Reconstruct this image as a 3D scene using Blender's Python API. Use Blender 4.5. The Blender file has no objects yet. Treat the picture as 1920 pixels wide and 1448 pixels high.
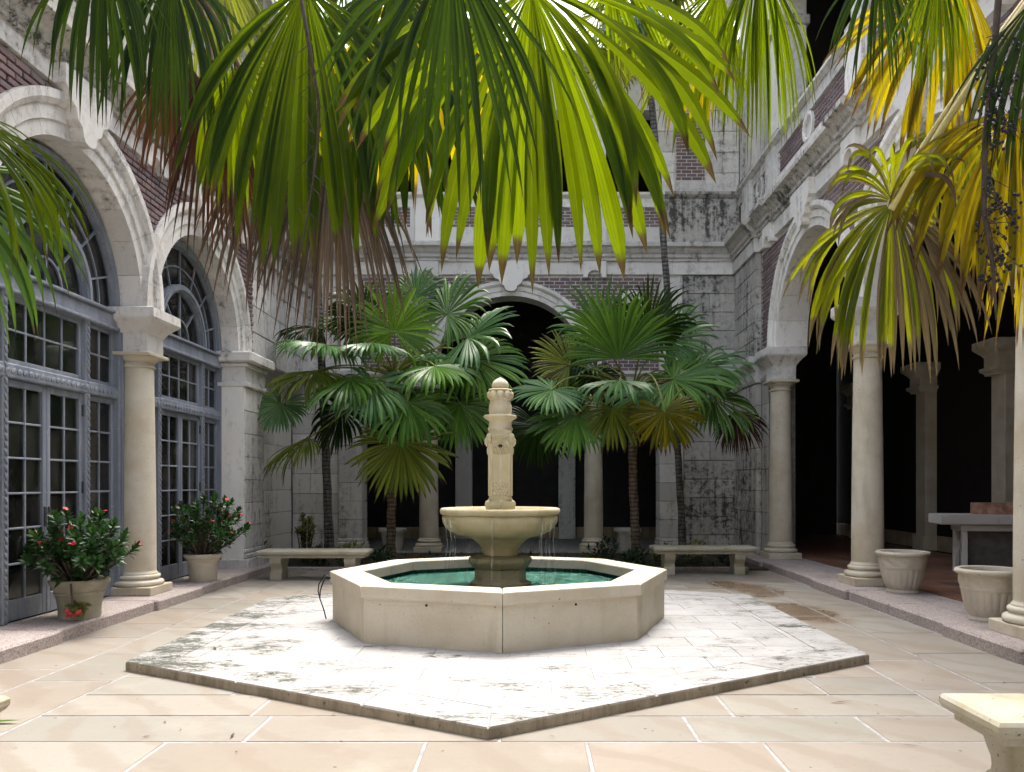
import bpy, bmesh, math, random
from mathutils import Vector, Matrix, noise as mnoise

# ------------------------------------------------------------------ camera, sky, sun, exposure
sc = bpy.context.scene
R = math.radians
CAM_H, FPX = 1.45, 1500.0
cam_d = bpy.data.cameras.new('camera'); cam = bpy.data.objects.new('camera', cam_d)
sc.collection.objects.link(cam); sc.camera = cam
cam.location = (0, 0, CAM_H); cam.rotation_euler = (R(90), 0, 0)
cam_d.sensor_width = 36.0; cam_d.lens = FPX / 1920 * 36.0
cam_d.shift_x = -40 / 1920; cam_d.shift_y = 184 / 1920
cam_d.clip_start = 0.05; cam_d.clip_end = 1500

SUN_EL, SUN_AZ = R(66), R(14)          # azimuth measured from +Y towards +X
world = bpy.data.worlds.new('World'); sc.world = world; world.use_nodes = True
wn = world.node_tree.nodes; wl = world.node_tree.links; wn.clear()
sky = wn.new('ShaderNodeTexSky'); sky.sky_type = 'NISHITA'; sky.sun_disc = False
sky.sun_elevation = SUN_EL; sky.sun_rotation = SUN_AZ
sky.air_density = 1.0; sky.dust_density = 6.0; sky.ozone_density = 1.0
hs = wn.new('ShaderNodeHueSaturation'); hs.inputs['Saturation'].default_value = 0.58; hs.inputs['Value'].default_value = 1.0
bg = wn.new('ShaderNodeBackground'); bg.inputs['Strength'].default_value = 0.15
wo = wn.new('ShaderNodeOutputWorld')
wl.new(sky.outputs[0], hs.inputs['Color']); wl.new(hs.outputs[0], bg.inputs['Color']); wl.new(bg.outputs[0], wo.inputs[0])
sun_d = bpy.data.lights.new('sun', 'SUN'); sun = bpy.data.objects.new('sun', sun_d); sc.collection.objects.link(sun)
sun_d.energy = 0.6; sun_d.angle = R(16); sun_d.color = (1.0, 0.97, 0.92)
sdir = Vector((math.sin(SUN_AZ) * math.cos(SUN_EL), math.cos(SUN_AZ) * math.cos(SUN_EL), math.sin(SUN_EL)))
sun.rotation_euler = sdir.to_track_quat('Z', 'Y').to_euler(); sun.location = sdir * 60
sc.view_settings.view_transform = 'Standard'; sc.view_settings.look = 'None'
sc.view_settings.exposure = 2.15; sc.view_settings.gamma = 1.0; sc.view_settings.use_curve_mapping = False
sc.render.engine = 'CYCLES'
cy = sc.cycles
cy.use_denoising = True
try: cy.denoiser = 'OPENIMAGEDENOISE'
except Exception: pass
cy.max_bounces = 5; cy.diffuse_bounces = 3; cy.glossy_bounces = 2; cy.transmission_bounces = 3; cy.transparent_max_bounces = 8
cy.caustics_reflective = False; cy.caustics_refractive = False
cy.use_adaptive_sampling = True; cy.adaptive_threshold = 0.03
cy.sample_clamp_indirect = 6.0

rnd = random.Random(7)
U = rnd.uniform

# ------------------------------------------------------------------ helpers: objects
COL = sc.collection
WL = {}

def at(x, y, d):
    """world point that the photograph shows at pixel (x, y) and depth d"""
    return Vector(((x - 1000) / FPX * d, d, CAM_H + (908 - y) / FPX * d))

def put(o, parent):
    o.parent = parent
    o.matrix_parent_inverse = Matrix.Translation(-WL[parent])

def tag(o, label=None, cat=None, group=None, kind=None):
    if label: o['label'] = label
    if cat: o['category'] = cat
    if group: o['group'] = group
    if kind: o['kind'] = kind
    return o

def empty(name, loc=(0, 0, 0), parent=None):
    o = bpy.data.objects.new(name, None); COL.objects.link(o)
    o.location = loc; o.empty_display_size = 0.2; WL[o] = Vector(loc)
    if parent: put(o, parent)
    return o

class MB:
    def __init__(s): s.v = []; s.f = []; s.col = []
    def add(s, vs, fs):
        b = len(s.v); s.v += [tuple(v) for v in vs]; s.f += [tuple(b + i for i in f) for f in fs]
        return s
    def box(s, x0, x1, y0, y1, z0, z1):
        vs = [(x, y, z) for x in (x0, x1) for y in (y0, y1) for z in (z0, z1)]
        return s.add(vs, [(0, 1, 3, 2), (4, 6, 7, 5), (0, 4, 5, 1), (2, 3, 7, 6), (0, 2, 6, 4), (1, 5, 7, 3)])
    def extrude(s, pts, vec):
        n = len(pts); vec = Vector(vec); P = [Vector(p) for p in pts]
        vs = P + [p + vec for p in P]
        fs = [tuple(range(n - 1, -1, -1)), tuple(range(n, 2 * n))] + [(i, (i + 1) % n, n + (i + 1) % n, n + i) for i in range(n)]
        return s.add(vs, fs)
    def cbox(s, c, size, ch=0.01, rot=None):
        """box with chamfered edges"""
        hx, hy, hz = [k / 2 for k in size]; ch = min(ch, hx * .49, hy * .49, hz * .49)
        idx = {}; vs = []
        for sx in (-1, 1):
            for sy in (-1, 1):
                for sz in (-1, 1):
                    for ax in range(3):
                        p = [sx * (hx - ch), sy * (hy - ch), sz * (hz - ch)]
                        p[ax] = (sx * hx, sy * hy, sz * hz)[ax]
                        idx[sx, sy, sz, ax] = len(vs); vs.append(Vector(p))
        fs = []
        I = lambda a, b, c_, ax: idx[a, b, c_, ax]
        for q in (-1, 1):
            fs.append((I(q, -1, -1, 0), I(q, 1, -1, 0), I(q, 1, 1, 0), I(q, -1, 1, 0)))
            fs.append((I(-1, q, -1, 1), I(1, q, -1, 1), I(1, q, 1, 1), I(-1, q, 1, 1)))
            fs.append((I(-1, -1, q, 2), I(1, -1, q, 2), I(1, 1, q, 2), I(-1, 1, q, 2)))
            for w in (-1, 1):
                fs.append((I(q, w, -1, 0), I(q, w, 1, 0), I(q, w, 1, 1), I(q, w, -1, 1)))
                fs.append((I(q, -1, w, 0), I(q, 1, w, 0), I(q, 1, w, 2), I(q, -1, w, 2)))
                fs.append((I(-1, q, w, 1), I(1, q, w, 1), I(1, q, w, 2), I(-1, q, w, 2)))
                for e in (-1, 1):
                    fs.append((I(q, w, e, 0), I(q, w, e, 1), I(q, w, e, 2)))
        c = Vector(c)
        if rot is not None: vs = [rot @ v for v in vs]
        return s.add([v + c for v in vs], fs)
    def lathe(s, prof, n=32, c=(0, 0, 0), phase=0.0, mod=None, cap=True):
        """prof: (radius, z) pairs; mod(angle, r, z) -> radius"""
        b = len(s.v); c = Vector(c)
        for r, z in prof:
            for i in range(n):
                a = phase + 2 * math.pi * i / n
                rr = mod(a, r, z) if mod else r
                s.v.append((c.x + rr * math.cos(a), c.y + rr * math.sin(a), c.z + z))
        for j in range(len(prof) - 1):
            for i in range(n):
                k = (i + 1) % n
                s.f.append((b + j * n + i, b + j * n + k, b + (j + 1) * n + k, b + (j + 1) * n + i))
        if cap:
            s.f.append(tuple(b + i for i in range(n - 1, -1, -1)))
            s.f.append(tuple(b + (len(prof) - 1) * n + i for i in range(n)))
        return s
    def tube(s, pts, rad, n=8, cap=True):
        P = [Vector(p) for p in pts]; b = len(s.v); m = len(P)
        if not hasattr(rad, '__len__'): rad = [rad] * m
        up = Vector((0.13, 0.31, 0.94))
        for j in range(m):
            t = (P[min(j + 1, m - 1)] - P[max(j - 1, 0)]).normalized()
            if j == 0:
                x = t.cross(up)
                if x.length < 1e-3: x = t.cross(Vector((1, 0, 0)))
            else:
                x = x - t * x.dot(t)
            x.normalize(); y = t.cross(x)
            for i in range(n):
                a = 2 * math.pi * i / n
                s.v.append(tuple(P[j] + (x * math.cos(a) + y * math.sin(a)) * rad[j]))
        for j in range(m - 1):
            for i in range(n):
                k = (i + 1) % n
                s.f.append((b + j * n + i, b + j * n + k, b + (j + 1) * n + k, b + (j + 1) * n + i))
        if cap:
            s.f.append(tuple(b + i for i in range(n - 1, -1, -1))); s.f.append(tuple(b + (m - 1) * n + i for i in range(n)))
        return s
    def ellipsoid(s, c, r, nu=12, nv=8, rot=None):
        b = len(s.v); c = Vector(c)
        vs = [Vector((0, 0, -r[2]))]
        for j in range(1, nv):
            ph = -math.pi / 2 + math.pi * j / nv
            for i in range(nu):
                a = 2 * math.pi * i / nu
                vs.append(Vector((r[0] * math.cos(ph) * math.cos(a), r[1] * math.cos(ph) * math.sin(a), r[2] * math.sin(ph))))
        vs.append(Vector((0, 0, r[2])))
        if rot is not None: vs = [rot @ v for v in vs]
        fs = [(0, 1 + (i + 1) % nu, 1 + i) for i in range(nu)]
        for j in range(nv - 2):
            for i in range(nu):
                k = (i + 1) % nu
                fs.append((1 + j * nu + i, 1 + j * nu + k, 1 + (j + 1) * nu + k, 1 + (j + 1) * nu + i))
        last = 1 + (nv - 1) * nu
        fs += [(last, last - nu + i, last - nu + (i + 1) % nu) for i in range(nu)]
        return s.add([v + c for v in vs], fs)
    def mesh(s, name, mat, smooth=None, fix=True):
        me = bpy.data.meshes.new(name); me.from_pydata(s.v, [], s.f)
        if fix:
            bm = bmesh.new(); bm.from_mesh(me); bmesh.ops.recalc_face_normals(bm, faces=bm.faces); bm.to_mesh(me); bm.free()
        if s.col:
            ca = me.color_attributes.new('leaf', 'FLOAT_COLOR', 'POINT')
            ca.data.foreach_set('color', [k for c in s.col for k in (c[0], c[1], c[2], c[3] if len(c) > 3 else .5)])
        if mat: me.materials.append(mat)
        if smooth is not None:
            me.polygons.foreach_set('use_smooth', [True] * len(me.polygons))
            if smooth < 179: me.set_sharp_from_angle(angle=R(smooth))
        me.update()
        return me
    def build(s, name, mat, parent=None, loc=(0, 0, 0), smooth=None, fix=True):
        return obj(name, s.mesh(name, mat, smooth, fix), parent, loc)

def obj(name, me, parent=None, loc=(0, 0, 0)):
    o = bpy.data.objects.new(name, me); COL.objects.link(o); o.location = loc; WL[o] = Vector(loc)
    if parent: put(o, parent)
    return o

def copy_tree(o, parent=None):
    c = o.copy(); COL.objects.link(c); WL[c] = WL[o].copy()
    c.parent = parent
    if parent is not None: c.matrix_parent_inverse = o.matrix_parent_inverse.copy()
    for ch in list(o.children): copy_tree(ch, c)
    return c

def clip_poly(poly, planes):
    """clip a 2D convex polygon by half planes (nx, ny, c): keep nx*x + ny*y <= c"""
    for nx, ny, c in planes:
        out = []
        for i in range(len(poly)):
            a, b = poly[i], poly[(i + 1) % len(poly)]
            da, db = nx * a[0] + ny * a[1] - c, nx * b[0] + ny * b[1] - c
            if da <= 0: out.append(a)
            if (da < 0 < db) or (db < 0 < da):
                t = da / (da - db); out.append((a[0] + (b[0] - a[0]) * t, a[1] + (b[1] - a[1]) * t))
        poly = out
        if len(poly) < 3: return []
    return poly

def slab(mb, poly, z0, z1, ch):
    """convex polygon slab with a chamfered top edge"""
    cx = sum(p[0] for p in poly) / len(poly); cy_ = sum(p[1] for p in poly) / len(poly)
    def inset(p):
        d = math.hypot(p[0] - cx, p[1] - cy_) or 1; k = max(0, 1 - ch * 1.3 / d)
        return (cx + (p[0] - cx) * k, cy_ + (p[1] - cy_) * k)
    n = len(poly); ins = [inset(p) for p in poly]
    vs = [(p[0], p[1], z0) for p in poly] + [(p[0], p[1], z1 - ch) for p in poly] + [(p[0], p[1], z1) for p in ins]
    fs = [tuple(range(2 * n, 3 * n)), tuple(range(n - 1, -1, -1))]
    for i in range(n):
        k = (i + 1) % n
        fs += [(i, k, n + k, n + i), (n + i, n + k, 2 * n + k, 2 * n + i)]
    mb.add(vs, fs)

# ------------------------------------------------------------------ helpers: materials
class NT:
    def __init__(s, name):
        s.m = bpy.data.materials.new(name); s.m.use_nodes = True
        s.t = s.m.node_tree; s.t.nodes.clear()
        s.out = s.t.nodes.new('ShaderNodeOutputMaterial')
    def n(s, typ, **kw):
        nd = s.t.nodes.new('ShaderNode' + typ)
        for k, v in kw.items():
            if hasattr(nd, k) and k not in ('inputs',): setattr(nd, k, v)
        return nd
    def link(s, a, b): s.t.links.new(a, b)
    def set(s, sock, v):
        if isinstance(v, bpy.types.NodeSocket): s.link(v, sock)
        else:
            if sock.type == 'RGBA' and len(v) == 3: v = (*v, 1)
            sock.default_value = v
    def pos(s, scale=(1, 1, 1), offset_random=False):
        g = s.n('NewGeometry'); m = s.n('VectorMath', operation='MULTIPLY')
        s.link(g.outputs['Position'], m.inputs[0]); m.inputs[1].default_value = scale
        o = m.outputs[0]
        if offset_random:
            oi = s.n('ObjectInfo'); k = s.math('MULTIPLY', oi.outputs['Random'], 37.0)
            a = s.n('VectorMath', operation='ADD'); s.link(o, a.inputs[0]); s.link(k, a.inputs[1]); o = a.outputs[0]
        return o
    def noise(s, vec, scale, detail=6, rough=0.6, dist=0.0):
        nd = s.n('TexNoise'); s.link(vec, nd.inputs['Vector'])
        nd.inputs['Scale'].default_value = scale; nd.inputs['Detail'].default_value = detail
        nd.inputs['Roughness'].default_value = rough; nd.inputs['Distortion'].default_value = dist
        return nd.outputs['Fac']
    def voro(s, vec, scale, feature='F1', rnd_=1.0):
        nd = s.n('TexVoronoi', feature=feature); s.link(vec, nd.inputs['Vector'])
        nd.inputs['Scale'].default_value = scale; nd.inputs['Randomness'].default_value = rnd_
        return nd
    def math(s, op, a, b=None, clamp=False):
        nd = s.n('Math', operation=op); nd.use_clamp = clamp; s.set(nd.inputs[0], a)
        if b is not None: s.set(nd.inputs[1], b)
        return nd.outputs[0]
    def ramp(s, f, lo, hi, a=0.0, b=1.0):
        nd = s.n('MapRange', interpolation_type='SMOOTHSTEP'); s.set(nd.inputs[0], f)
        nd.inputs[1].default_value = lo; nd.inputs[2].default_value = hi; nd.inputs[3].default_value = a; nd.inputs[4].default_value = b
        return nd.outputs[0]
    def mix(s, f, a, b, blend='MIX'):
        nd = s.n('Mix', data_type='RGBA', blend_type=blend); s.set(nd.inputs[0], f); s.set(nd.inputs[6], a); s.set(nd.inputs[7], b)
        return nd.outputs[2]
    def cramp(s, f, stops):
        nd = s.n('ValToRGB'); s.set(nd.inputs[0], f); el = nd.color_ramp.elements
        while len(el) < len(stops): el.new(0.5)
        for e, (p, c) in zip(el, stops): e.position = p; e.color = (*c, 1)
        return nd.outputs[0]
    def bump(s, h, strength, dist=0.02, normal=None):
        nd = s.n('Bump'); nd.inputs['Strength'].default_value = strength; nd.inputs['Distance'].default_value = dist
        s.link(h, nd.inputs['Height'])
        if normal: s.link(normal, nd.inputs['Normal'])
        return nd.outputs[0]
    def bsdf(s, color, rough=0.8, normal=None, spec=0.3, **kw):
        p = s.n('BsdfPrincipled'); s.set(p.inputs['Base Color'], color); s.set(p.inputs['Roughness'], rough)
        p.inputs['Specular IOR Level'].default_value = spec
        if normal: s.link(normal, p.inputs['Normal'])
        for k, v in kw.items(): s.set(p.inputs[k], v)
        return p.outputs[0]
    def done(s, sh): s.link(sh, s.out.inputs['Surface']); return s.m

def weathered_stone(name, base, amount, warm=(0.44, 0.36, 0.25), bump=0.35):
    t = NT(name); p = t.pos()
    big = t.noise(p, 0.8, 3, 0.6); mid = t.noise(p, 9.0, 6, 0.80, 0.3); streak = t.noise(t.pos((7, 7, 0.45)), 1.0, 5, 0.7)
    oi = t.n('ObjectInfo'); tone = t.math('ADD', t.math('MULTIPLY', big, 0.6), t.math('MULTIPLY', oi.outputs['Random'], 0.4))
    c = t.mix(t.ramp(tone, 0.25, 0.75), tuple(k * 0.84 for k in base), tuple(min(1, k * 1.10) for k in base))
    c = t.mix(t.ramp(t.math('ADD', t.math('MULTIPLY', mid, .5), t.math('MULTIPLY', streak, .5)), 0.50, 0.72, 0, 0.45), c, warm)
    m = t.math('ADD', t.math('MULTIPLY', big, 0.28), t.math('MULTIPLY', mid, 0.44)); m = t.math('ADD', m, t.math('MULTIPLY', streak, 0.32))
    g = t.n('NewGeometry'); sx = t.n('SeparateXYZ'); t.link(g.outputs['True Normal'], sx.inputs[0])
    m = t.math('ADD', m, t.ramp(sx.outputs['Z'], 0.3, 0.9, 0, 0.06))     # lichen gathers on upward ledges
    lo = 0.645 - 0.10 * amount
    grey = t.ramp(m, lo - 0.09, lo + 0.04, 0, 0.46 * min(1, amount + .3)); c = t.mix(grey, c, (0.21, 0.205, 0.19))
    blk = t.ramp(m, lo, lo + 0.075, 0, 0.88 * min(1, amount + .15)); c = t.mix(blk, c, (0.035, 0.036, 0.033))
    return t.done(t.bsdf(c, 0.92, t.bump(mid, bump, 0.03), 0.2))

def cast_stone(name, base, blotch, pits=True, rough=0.75, dens=0.0):
    t = NT(name); p = t.pos(); po = t.pos(offset_random=True)
    c = t.mix(t.ramp(t.noise(po, 2.2, 6, 0.6), 0.35, 0.70), base, blotch)
    c = t.mix(t.ramp(t.noise(t.pos((5, 5, 0.8), True), 1.0, 5, 0.6), 0.52, 0.80, 0, 0.5), c, tuple(k * 0.62 for k in blotch))
    fine = t.noise(p, 60, 5, 0.6); c = t.mix(t.ramp(fine, 0.35, 0.75, 0, 0.22), c, tuple(k * 0.6 for k in base))
    h = fine
    if pits:
        v = t.voro(po, 11.0); pm = t.math('MULTIPLY', t.ramp(v.outputs['Distance'], 0.05, 0.11, 1, 0), t.ramp(t.noise(po, 3.1, 3), 0.50 - dens, 0.56 - dens))
        v2 = t.voro(po, 34.0); pm2 = t.math('MULTIPLY', t.ramp(v2.outputs['Distance'], 0.08, 0.16, 1, 0), t.ramp(t.noise(po, 4.7, 3), 0.54 - dens, 0.60 - dens))
        pm = t.math('MAXIMUM', pm, pm2)
        c = t.mix(t.math('MULTIPLY', pm, 0.75), c, (0.10, 0.085, 0.06)); h = t.math('SUBTRACT', t.math('MULTIPLY', fine, 0.3), pm)
    return t.done(t.bsdf(c, rough, t.bump(h, 0.35, 0.012), 0.25))

M = {}
M['stone_heavy'] = weathered_stone('stone_heavy', (0.55, 0.52, 0.47), 1.12)
M['stone_mid'] = weathered_stone('stone_mid', (0.70, 0.675, 0.63), 0.72)
M['stone_light'] = weathered_stone('stone_light', (0.78, 0.755, 0.70), 0.42, bump=0.22)
M['column'] = cast_stone('column_stone', (0.62, 0.575, 0.47), (0.50, 0.43, 0.31))
M['fountain'] = cast_stone('fountain_stone', (0.62, 0.56, 0.41), (0.49, 0.42, 0.24))
M['basin'] = cast_stone('basin_stone', (0.58, 0.53, 0.43), (0.50, 0.44, 0.33))
M['bench'] = cast_stone('bench_stone', (0.46, 0.435, 0.36), (0.36, 0.32, 0.21), dens=0.14)
M['bowl'] = cast_stone('bowl_stone', (0.50, 0.44, 0.29), (0.36, 0.30, 0.165), dens=.02)
M['wet'] = cast_stone('wet_stone', (0.33, 0.29, 0.18), (0.22, 0.19, 0.105), rough=.45)
M['pot_shaded'] = cast_stone('pot_stone_shaded', (0.38, 0.355, 0.285), (0.23, 0.215, 0.155))  # darker olive than the other pots: its shade is put into the colour
M['pot'] = cast_stone('pot_stone', (0.56, 0.51, 0.42), (0.46, 0.40, 0.30))
M['pot_white'] = cast_stone('pot_pale', (0.55, 0.53, 0.48), (0.45, 0.43, 0.38), False)

def flag_mat():
    t = NT('sandstone_flag'); p = t.pos(); po = t.pos(offset_random=True); oi = t.n('ObjectInfo')
    c = t.cramp(oi.outputs['Random'], [(0.0, (0.262, 0.248, 0.212)), (0.2, (0.225, 0.192, 0.152)), (0.4, (0.272, 0.256, 0.220)), (0.6, (0.250, 0.210, 0.170)), (0.8, (0.215, 0.205, 0.172)), (1.0, (0.282, 0.268, 0.232))])
    w = t.n('TexWave', wave_type='BANDS', bands_direction='DIAGONAL'); t.link(po, w.inputs['Vector'])
    w.inputs['Scale'].default_value = 1.1; w.inputs['Distortion'].default_value = 9.0; w.inputs['Detail'].default_value = 4.0; w.inputs['Detail Scale'].default_value = 0.7
    c = t.mix(t.ramp(w.outputs['Fac'], 0.55, 0.95, 0, 0.48), c, (0.205, 0.165, 0.128))
    c = t.mix(t.ramp(t.noise(po, 1.6, 5, 0.6), 0.50, 0.72, 0, 0.5), c, (0.30, 0.278, 0.236))
    c = t.mix(t.ramp(t.noise(p, 14, 6, 0.75), 0.52, 0.72, 0, 0.38), c, (0.19, 0.165, 0.135))
    c = t.mix(t.ramp(t.noise(p, 90, 4, 0.8), 0.50, 0.70, 0, 0.30), c, (0.17, 0.145, 0.115))
    c = t.mix(t.ramp(t.noise(p, 0.55, 4, 0.6), 0.48, 0.70, 0, 0.30), c, (0.20, 0.19, 0.172))
    v = t.voro(p, 5.0); dots = t.math('MULTIPLY', t.ramp(v.outputs['Distance'], 0.035, 0.06, 1, 0), t.ramp(t.noise(p, 1.3, 3), 0.44, 0.52)); c = t.mix(t.math('MULTIPLY', dots, 0.8), c, (0.05, 0.045, 0.04))
    # damp patches beside the platform and general grime towards the planting bed
    st = None
    for cx, cy_, r in ((3.02, 9.0, 0.42), (3.05, 10.9, 0.34), (2.82, 11.5, 0.30)):
        d = t.n('VectorMath', operation='DISTANCE'); t.link(t.pos((1, 0.55, 1)), d.inputs[0]); d.inputs[1].default_value = (cx, cy_ * 0.55, 0)
        s = t.ramp(t.math('ADD', d.outputs['Value'], t.math('MULTIPLY', t.math('SUBTRACT', t.noise(p, 2.5, 4), 0.5), 0.7)), r - 0.10, r + 0.06, 1, 0)
        st = s if st is None else t.math('MAXIMUM', st, s)
    c = t.mix(t.math('MULTIPLY', st, 0.7), c, (0.17, 0.11, 0.06))
    h = t.math('ADD', t.noise(p, 7, 7, 0.6), t.math('MULTIPLY', t.noise(p, 60, 4), 0.2))
    rough = t.math('SUBTRACT', 0.72, t.math('MULTIPLY', st, 0.45))
    return t.done(t.bsdf(c, rough, t.bump(h, 0.25, 0.015), 0.3))
M['flag'] = flag_mat()

def plain(name, col, rough=0.8, var=0.15, scale=8, spec=0.3, bump=0.15):
    t = NT(name); p = t.pos(offset_random=True); n = t.noise(p, scale, 6, 0.65)
    c = t.mix(t.ramp(n, 0.3, 0.7), tuple(k * (1 - var) for k in col), tuple(min(1, k * (1 + var)) for k in col))
    return t.done(t.bsdf(c, rough, t.bump(n, bump, 0.01), spec))
M['grout'] = plain('grout', (0.31, 0.305, 0.30), 0.9, 0.25, 12)
M['soil'] = plain('soil', (0.045, 0.035, 0.025), 1.0, 0.4, 20, bump=0.8)
M['mortar'] = plain('mortar', (0.62, 0.60, 0.57), 0.95, 0.2, 20)
M['joint'] = plain('joint', (0.26, 0.245, 0.22), 0.95, 0.3, 10)
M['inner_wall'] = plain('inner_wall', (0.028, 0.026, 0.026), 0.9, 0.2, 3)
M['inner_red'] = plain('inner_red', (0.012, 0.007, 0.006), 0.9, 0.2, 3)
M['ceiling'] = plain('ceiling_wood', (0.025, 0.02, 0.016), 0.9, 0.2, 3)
M['skirting'] = plain('skirting_tile', (0.34, 0.27, 0.17), 0.5, 0.25, 3)
M['blind'] = plain('blind', (0.34, 0.31, 0.25), 0.9, 0.2, 4)
M['black'] = plain('black_rubber', (0.012, 0.012, 0.014), 0.5, 0.2, 10)
M['iron'] = plain('door_iron', (0.05, 0.05, 0.055), 0.45, 0.3, 20)
M['hole'] = plain('dark_hole', (0.012, 0.010, 0.008), 0.9, 0.1, 10)

def ter_tile():
    t = NT('terracotta_tile'); po = t.pos(offset_random=True); oi = t.n('ObjectInfo')
    c = t.cramp(oi.outputs['Random'], [(0.0, (0.24, 0.10, 0.06)), (0.4, (0.17, 0.075, 0.05)), (0.7, (0.30, 0.17, 0.11)), (1.0, (0.13, 0.07, 0.05))])
    c = t.mix(t.ramp(t.noise(po, 9, 5), 0.4, 0.7, 0, 0.4), c, (0.12, 0.07, 0.05))
    return t.done(t.bsdf(c, 0.45, t.bump(t.noise(po, 20, 4), 0.2, 0.01), 0.4))
M['ter'] = ter_tile()

def brick_mat():
    t = NT('brick'); po = t.pos(offset_random=True); p = t.pos(); oi = t.n('ObjectInfo')
    g = t.n('NewGeometry'); isl = g.outputs['Random Per Island']
    k = t.math('FRACT', t.math('ADD', oi.outputs['Random'], isl))
    c = t.cramp(k, [(0.0, (0.215, 0.145, 0.143)), (0.25, (0.172, 0.118, 0.121)), (0.5, (0.250, 0.172, 0.163)), (0.75, (0.150, 0.122, 0.134)), (1.0, (0.215, 0.155, 0.148))])
    c = t.mix(t.ramp(t.noise(po, 18, 6, 0.7), 0.48, 0.75, 0, 0.45), c, (0.30, 0.25, 0.23))
    c = t.mix(t.ramp(t.noise(p, 2.2, 6, 0.7), 0.55, 0.75, 0, 0.6), c, (0.09, 0.075, 0.07))
    return t.done(t.bsdf(c, 0.92, t.bump(t.noise(po, 40, 5, 0.7), 0.4, 0.01), 0.2))
M['brick'] = brick_mat()

def granite():
    t = NT('granite'); p = t.pos(); po = t.pos(offset_random=True)
    v = t.voro(p, 85); cell = t.n('SeparateColor'); t.link(v.outputs['Color'], cell.inputs[0])
    c = t.cramp(cell.outputs[0], [(0.0, (0.20, 0.17, 0.16)), (0.35, (0.36, 0.31, 0.29)), (0.7, (0.44, 0.38, 0.35)), (1.0, (0.30, 0.255, 0.24))])
    c = t.mix(t.ramp(t.noise(po, 2.4, 6, 0.65), 0.48, 0.75, 0, 0.55), c, (0.17, 0.14, 0.115))
    c = t.mix(t.ramp(t.noise(p, 0.9, 4, 0.6), 0.60, 0.75, 0, 0.35), c, (0.30, 0.19, 0.10))
    return t.done(t.bsdf(c, 0.85, t.bump(t.noise(p, 45, 5), 0.35, 0.012), 0.3))
M['granite'] = granite()

def platform_mat(name, edge):
    t = NT(name); p = t.pos(); po = t.pos(offset_random=True)
    base = t.mix(t.ramp(t.noise(po, 2.0, 5, 0.6), 0.35, 0.7), (0.385, 0.38, 0.375), (0.31, 0.303, 0.293))
    if edge: base = t.mix(0.0, base, base)
    m1 = t.noise(t.pos((1, 1.8, 1)), 1.6, 3, 0.55); m2 = t.noise(t.pos((1.0, 2.6, 1)), 9.0, 8, 0.85, 0.5)
    m = t.math('ADD', t.math('MULTIPLY', m1, 0.34), t.math('MULTIPLY', m2, 0.66))
    # lichen is thicker along the left flank and the rim
    sx = t.n('SeparateXYZ'); t.link(p, sx.inputs[0]); left = t.ramp(sx.outputs['X'], -3.3, -1.4, 0.05, 0.0)
    m = t.math('ADD', m, left)
    if edge: m = t.math('ADD', m, 0.03)
    blk = t.ramp(m, 0.555, 0.600, 0, 0.88); c = t.mix(t.ramp(m, 0.50, 0.575, 0, 0.34), base, (0.27, 0.265, 0.235))
    c = t.mix(blk, c, (0.045, 0.05, 0.035))
    v = t.voro(p, 4.5); dots = t.math('MULTIPLY', t.ramp(v.outputs['Distance'], 0.035, 0.06, 1, 0), t.ramp(t.noise(p, 1.7, 3), 0.48, 0.56)); c = t.mix(t.math('MULTIPLY', dots, 0.8), c, (0.05, 0.045, 0.035))
    if edge:
        g = t.n('NewGeometry'); s2 = t.n('SeparateXYZ'); t.link(g.outputs['True Normal'], s2.inputs[0])
        side = t.ramp(s2.outputs['Z'], 0.2, 0.6, 1, 0)
        sc_ = t.mix(t.ramp(t.noise(t.pos((5, 5, 1.2)), 1.2, 6, 0.7), 0.35, 0.65), (0.36, 0.31, 0.235), (0.20, 0.17, 0.125))
        sc_ = t.mix(t.ramp(t.noise(p, 14, 7, 0.75), 0.58, 0.66, 0, 0.85), sc_, (0.05, 0.045, 0.03))
        c = t.mix(side, c, sc_)
    h = t.math('SUBTRACT', t.noise(p, 12, 7, 0.65), t.math('MULTIPLY', blk, 0.5))
    return t.done(t.bsdf(c, 0.85, t.bump(h, 0.35, 0.012), 0.2))
M['paver'] = platform_mat('platform_paver', False)
M['rim'] = platform_mat('platform_rim', True)

def paint():
    t = NT('door_paint'); p = t.pos(); po = t.pos((12, 12, 1.0), True)
    c = t.mix(t.ramp(t.noise(po, 1.0, 6, 0.65), 0.35, 0.7), (0.165, 0.187, 0.228), (0.255, 0.277, 0.312))
    c = t.mix(t.ramp(t.noise(t.pos((14, 3, 14)), 2.0, 7, 0.75), 0.56, 0.70, 0, 0.6), c, (0.44, 0.46, 0.49))
    c = t.mix(t.ramp(t.noise(p, 30, 5, 0.7), 0.62, 0.75, 0, 0.6), c, (0.09, 0.09, 0.10))
    return t.done(t.bsdf(c, 0.6, t.bump(t.noise(p, 50, 5), 0.25, 0.008), 0.35))
M['paint'] = paint()

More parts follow.
